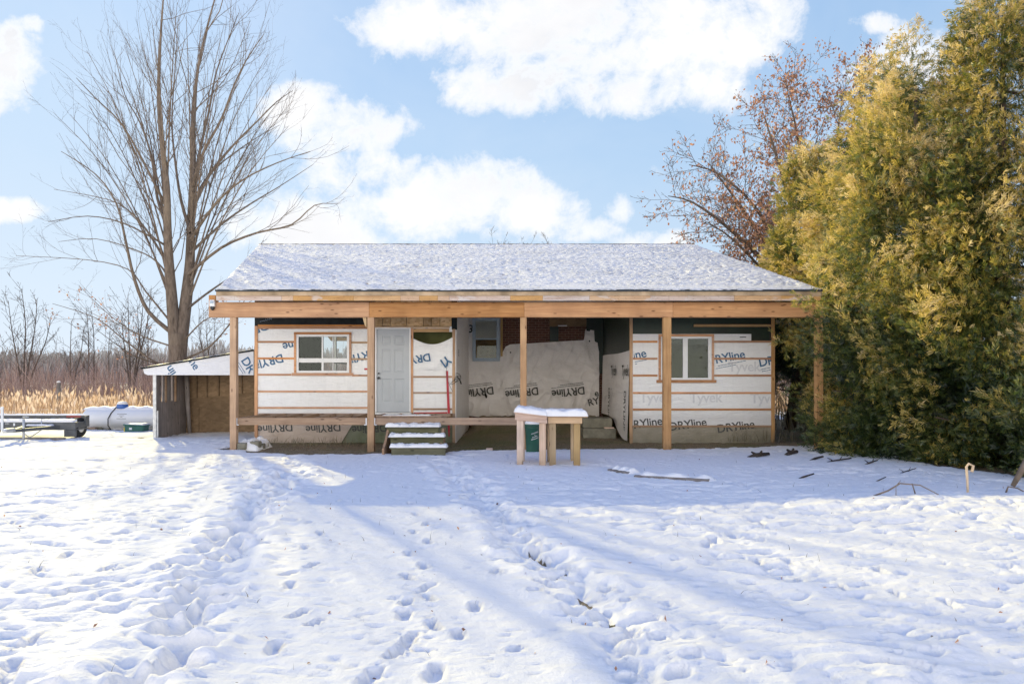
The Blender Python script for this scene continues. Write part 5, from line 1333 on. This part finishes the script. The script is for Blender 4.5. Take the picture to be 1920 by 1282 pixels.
m_.grid(lambda u, v: (-900 + 1800 * u, 420 + 300 * v, -2 + (12 + 8 * float(perlin(np.array([u * 9]), np.array([v]), 3)[0])) * math.sin(math.pi * (.0 + v * .5))), 120, 8)
hl = m_.build('hills', 'far_wood', None, True); hl['kind'] = 'structure'
fp = thing('fence_post', 'weathered fence post standing in dry grass behind the trailer', 'post', at_ground(110, 27))
m_ = MB(); q = fp.location; m_.tube([(q[0], q[1], q[2] - .2), (q[0] + .01, q[1], q[2] + .7), (q[0], q[1], q[2] + 1.35)], [.075, .07, .065], 10); m_.build('post_shaft', 'post_weathered', fp, True)
m_ = MB(); m_.lathe([(.07, 0), (.07, .03), (.03, .06)], (q[0], q[1], q[2] + 1.35), 12); m_.build('snow_cover', 'snow', fp, True)

# ------------------------------------------------------------------ debris in the yard
def stick(name, pts, r0, r1, mat, label, cat='stick', k=6, extra=(), grp=None):
    mb = MB(); n = len(pts); mb.tube(pts, np.linspace(r0, r1, n), k)
    for e in extra: mb.tube(e, np.linspace(r1, r1 * .5, len(e)), 5)
    return tag(mb.build(name, mat, None, True), label, cat, grp)
def G(px, py_ground, up=0.0):      # a spot on the snow
    Y = 2048 / (py_ground - 705); x = PX(px, Y); return (x, Y, gz(x, Y) + up)
a = G(1815, 937); b = (a[0] - .02, a[1], a[2] + .33)
stick('bent_stake', [(a[0], a[1], a[2] - .08), (a[0] - .01, a[1], a[2] + .18), (b[0], b[1], b[2]), (b[0] + .03, b[1], b[2] + .035), (b[0] + .09, b[1], b[2] + .01), (b[0] + .07, b[1], b[2] - .07)], .014, .018, 'stick_pale', 'pale bent stick standing upright in the snow near the cedars')
a = G(1637, 942); b = G(1760, 944); mid = G(1680, 944)
stick('arched_twig', [a, (mid[0] - .1, mid[1], mid[2] + .06), (mid[0] + .05, mid[1], mid[2] + .15), (mid[0] + .3, mid[1], mid[2] + .13), b], .012, .006, 'stick_bark', 'long arched twig lying on the snow at the shadow edge', 'twig', 5, [[(mid[0] + .02, mid[1], mid[2] + .14), (mid[0] + .06, mid[1], mid[2] + .19)], [(mid[0] + .0, mid[1], mid[2] - .02), (mid[0], mid[1], mid[2] + .13)]])
a = G(1716, 941); stick('short_twig', [a, (a[0] - .04, a[1], a[2] + .13)], .009, .006, 'stick_bark', 'short twig sticking out of snow right of the arched twig', 'twig')
a = G(1899, 922); stick('broken_branch', [(a[0] + .5, a[1] + .1, a[2] + .62), (a[0] + .2, a[1], a[2] + .36), (a[0] + .1, a[1], a[2] + .2), (a[0], a[1], a[2] + .02)], .06, .03, 'stick_bark', 'thick broken branch hanging down to the snow at right frame edge', 'branch', 9)
a = G(1886, 936); stick('arched_twig', [a, (a[0] + .03, a[1], a[2] + .08), (a[0] + .15, a[1], a[2] + .06), (a[0] + .3, a[1], a[2] - .02)], .012, .007, 'stick_bark', 'small arched twig below the broken branch', 'twig')
for (p, q, dx, r_, lab, ex) in ((1412, 857, .35, .055, 'dark splintered log half buried in snow by the right wall', 1), (1478, 853, .22, .06, 'dark stump end poking from snow near the right porch post', 1),
                                (1523, 863, .25, .03, 'dark broken stick in the snow left of the cedar skirt', 0), (1556, 866, .45, .022, 'forked dark branch on snow beside the cedar skirt', 1),
                                (1500, 897, .26, .02, 'thin dark stick under the snow in the middle of the shaded yard', 0), (1625, 871, .25, .02, 'spiky dead twig at the foot of the cedars', 1), (1690, 887, .3, .012, 'leaning thin twig near the lower cedar branches', 1), (1640, 905, .22, .012, 'small curved twig below the cedar skirt', 0)):
    a = G(p, q); ext = []
    if ex: ext = [[(a[0] + dx * .4, a[1], a[2] + r_), (a[0] + dx * .5, a[1], a[2] + r_ + .07)], [(a[0] + dx * .1, a[1], a[2] + r_), (a[0] - dx * .05, a[1] + .05, a[2] + r_ + .04)]]
    stick('dead_branch', [(a[0] - dx * .3, a[1] - .06, a[2] - .03), (a[0] + dx * .2, a[1], a[2] + r_ * .7), (a[0] + dx, a[1] + .1, a[2] + .05)], r_, r_ * .6, 'stick_dark', lab, 'branch', 7, ext, 'dead branches in the shaded snow')
def buried(p0, q0, p1, q1, w, lab, hump=True):
    a = G(p0, q0); b = G(p1, q1)
    t = thing('buried_board', lab, 'board', a, 'boards half buried in snow')
    mb = MB(); mb.beam((a[0], a[1], a[2] + .005), (b[0], b[1], b[2] + .005), w, .05, .2); bo = mb.build('plank', 'barn_z', t)
    mb = MB(); A, B = Vector(a), Vector(b); d = B - A; n = Vector((-d.y, d.x, 0)).normalized()
    def fn(u, v):
        p = A + d * u * 1.15 + n * (.03 + (v - .25) * .34); e = math.sin(math.pi * v) * min(1, u * 9) * min(1, (1 - u) * 5)
        return (p.x, p.y, max(A.z, B.z) * 0 + gz(p.x, p.y) - .015 + e * (.085 + .02 * math.sin(u * 17)))
    mb.grid(fn, 30, 10); mb.build('snow_cover', 'snow', bo, True)
buried(1143, 881, 1180, 887, .10, 'short dark board end showing under snow right of the timber stands')
buried(1190, 893, 1330, 903, .08, 'long board buried under a ridge of snow, nearer than the short one')
# snowy rubble at the first post
a = G(452, 842); rb = thing('snowy_rubble', 'snow covered rubble heap beside the leftmost porch post', 'rubble', a)
mb = MB()
for k in range(9):
    c = (a[0] + random.uniform(-.25, .3), a[1] + random.uniform(.05, .8), a[2] + random.uniform(0, .08)); s_ = random.uniform(.05, .11)
    mb.box(c[0] - s_, c[0] + s_, c[1] - s_, c[1] + s_, c[2] - .05, c[2] + s_)
ro = mb.build('stones', 'concrete', rb, False, .02)
mb = MB(); snow_slab(mb, a[0] - .22, a[0] + .36, a[1] + .0, a[1] + .95, a[2] - .02, .2, 24, 24, 31, .22, .12); mb.build('snow_cover', 'snow', ro, True)
# leaf scraps blown on to the snow
rl = np.random.RandomState(12)
lp = []
for k in range(170):
    y_ = rl.uniform(3, 13); x_ = rl.uniform(-.8, .8) * y_
    lp.append((x_, y_, gz(x_, y_) + .004))
lv = leaves_mesh('leaf_litter', lp, .035, 'brown_leaf', None, rl, .0, .1); lv['kind'] = 'stuff'; lv['label'] = 'scattered dead leaf scraps on the snow'; lv['category'] = 'leaves'
blades('grass_tips', 420, (-7, 7), (3.5, 13.5), (.02, .07), .003, 'weed', 16, .6, .0, 'sparse dead grass tips poking out of the snow', (.2, 1), 1.4)
# ------------------------------------------------------------------ light, sky, camera
EL, AZ = 25.2, -32.0
sun = bpy.data.lights.new('sun', 'SUN'); sun.energy = 5.0; sun.angle = R(.55); sun.color = (1.0, .86, .38)
so = bpy.data.objects.new('sun', sun); COL.objects.link(so)
sd = Vector((math.sin(R(AZ)) * math.cos(R(EL)), math.cos(R(AZ)) * math.cos(R(EL)), math.sin(R(EL))))
so.rotation_euler = sd.to_track_quat('Z', 'Y').to_euler(); so.location = (-10, 20, 30)

w = bpy.data.worlds.new('World'); scene.world = w; w.use_nodes = True
g = NG(w.node_tree); bg = [n for n in w.node_tree.nodes if n.type == 'BACKGROUND'][0]
sky = g.add('ShaderNodeTexSky'); sky.sky_type = 'NISHITA'; sky.sun_disc = False
sky.sun_elevation = R(EL); sky.sun_rotation = R(AZ) % (2 * math.pi); sky.altitude = 200; sky.air_density = 1.0; sky.dust_density = .6; sky.ozone_density = 1.6
dirv = g.add('ShaderNodeTexCoord').outputs['Generated']
dx_, dy_, dz_ = g.sep(dirv)
yy = g.math('MAXIMUM', dy_, .05); u = g.math('DIVIDE', dx_, yy); v = g.math('DIVIDE', dz_, yy)
uv = g.comb(u, v, 0.0)
n_big = g.noise(uv, 5.0, 8, .62, .35); n_fine = g.noise(uv, 20.0, 8, .68, .3)
blobs = [(1080, 60, 360, 120, 1), (980, 150, 170, 70, 1), (1120, 175, 200, 55, .9), (800, 45, 130, 70, 1), (1400, 60, 120, 90, .8), (1340, 165, 80, 50, .6),
         (560, 200, 110, 60, 1), (650, 245, 150, 66, 1), (800, 375, 270, 90, 1), (680, 330, 150, 70, 1), (590, 430, 160, 70, 1), (1000, 395, 110, 60, .9), (1240, 455, 120, 35, .7),
         (10, 130, 80, 105, 1), (10, 395, 75, 28, 1), (1240, 315, 50, 28, .62), (1165, 392, 32, 40, .6), (1630, 45, 46, 24, .6), (1120, 430, 90, 26, .5), (60, 45, 30, 20, .55), (1700, 120, 120, 60, .5)]
f = None
for px, py, a_, b_, s_ in blobs:
    du = g.math('MULTIPLY', g.math('SUBTRACT', u, (px - 960) / 1280), 1280 / a_); dv = g.math('MULTIPLY', g.math('SUBTRACT', v, (705 - py) / 1280), 1280 / b_)
    r2 = g.math('ADD', g.math('MULTIPLY', du, du), g.math('MULTIPLY', dv, dv))
    e = g.math('MULTIPLY', g.math('SUBTRACT', 1.0, r2), s_)
    f = e if f is None else g.math('SMOOTH_MAX', f, e, .25) if False else g.math('MAXIMUM', f, e)
f = g.math('MAXIMUM', f, -1.2)
f = g.math('ADD', f, g.math('MULTIPLY', g.math('SUBTRACT', n_big, .5), 4.4))
f = g.math('ADD', f, g.math('MULTIPLY', g.math('SUBTRACT', n_fine, .5), 1.8))
cloud_front = g.ramp(f, [(.0, 0.), (.18, .22), (.45, .62), (.80, .93), (1., 1.)], 'LINEAR')
n3 = g.noise(dirv, 2.4, 6, .6, .3)
cloud_rest = g.ramp(n3, [(.58, 0.), (.74, 1.)], 'EASE')
infront = g.math('MULTIPLY', g.math('SUBTRACT', dy_, .30), 6.0, clamp=True)
cl = g.math('ADD', g.math('MULTIPLY', cloud_front, infront), g.math('MULTIPLY', cloud_rest, g.math('SUBTRACT', 1.0, infront)), clamp=True)
# thin veil
veil = g.math('MULTIPLY', g.ramp(g.noise(uv, 2.2, 5, .6, .5), [(.35, 0.), (.75, 1.)]), g.math('MULTIPLY', infront, .35))
low = g.math('POWER', g.math('SUBTRACT', 1.0, g.math('MAXIMUM', dz_, 0.0), clamp=True), 7.0)
skyc = g.add('ShaderNodeVectorMath', operation='MULTIPLY'); g.put(skyc.inputs[0], sky.outputs[0]); skyc.inputs[1].default_value = (1.0, 1.0, 1.0)
SKYC = skyc
thick = g.ramp(g.math('ADD', f, g.math('MULTIPLY', n_big, .3)), [(.8, 0.), (1.0, 1.)])
belly = g.math('MULTIPLY', g.ramp(g.noise(g.mapping(uv, (1, 1.6, 1), loc=(.3, .1, 0)), 4.0, 4, .5), [(.42, 0.), (.68, 1.)]), thick)
ccol = g.mix(g.math('MULTIPLY', belly, .75), (10.6, 10.6, 10.7), (8.4, 8.5, 8.9))
clampv = g.add('ShaderNodeVectorMath', operation='MINIMUM'); g.put(clampv.inputs[0], skyc.outputs[0]); clampv.inputs[1].default_value = (9.0, 9.6, 10.2)
base = g.ramp(dz_, [(.0, (.66, .82, 1.0)), (.12, (.56, .76, .99)), (.30, (.43, .67, .98)), (.50, (.37, .60, .96)), (.75, (.20, .38, .98)), (1., (.16, .32, .98))])
bv = g.add('ShaderNodeVectorMath', operation='SCALE'); g.put(bv.inputs[0], base); bv.inputs['Scale'].default_value = 10.0
c = g.mix(.80, clampv.outputs[0], bv.outputs[0])
c = g.mix(veil, c, (8.2, 9.2, 10.2))
c = g.mix(g.math('MULTIPLY', low, .45), c, (8.8, 9.5, 10.2))
c = g.mix(cl, c, ccol)
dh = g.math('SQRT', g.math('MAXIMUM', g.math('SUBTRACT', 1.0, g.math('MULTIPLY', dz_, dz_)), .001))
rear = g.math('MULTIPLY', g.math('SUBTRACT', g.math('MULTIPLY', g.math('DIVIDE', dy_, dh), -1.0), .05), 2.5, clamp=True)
bank = g.math('MULTIPLY', g.math('MULTIPLY', g.math('SUBTRACT', .40, g.math('ADD', dz_, g.math('MULTIPLY', g.math('SUBTRACT', n3, .5), .7))), 5.0, clamp=True), rear)  # added bright clouds, unseen behind the camera, lighting the facade and recess
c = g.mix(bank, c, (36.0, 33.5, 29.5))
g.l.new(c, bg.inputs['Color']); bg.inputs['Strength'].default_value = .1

cam = bpy.data.cameras.new('camera'); co = bpy.data.objects.new('camera', cam); COL.objects.link(co)
co.location = (0, 0, EYE); co.rotation_euler = (R(90), 0, 0); cam.sensor_width = 36; cam.lens = 24; cam.shift_y = 64 / 1920; cam.clip_end = 4000; cam.clip_start = .05
scene.camera = co
scene.view_settings.view_transform = 'Standard'; scene.view_settings.look = 'None'; scene.view_settings.exposure = 0; scene.view_settings.gamma = 1.1
scene.render.engine = 'CYCLES'
scene.cycles.max_bounces = 10; scene.cycles.diffuse_bounces = 7; scene.cycles.transparent_max_bounces = 12; scene.cycles.use_denoising = True
scene.cycles.caustics_reflective = False; scene.cycles.caustics_refractive = False
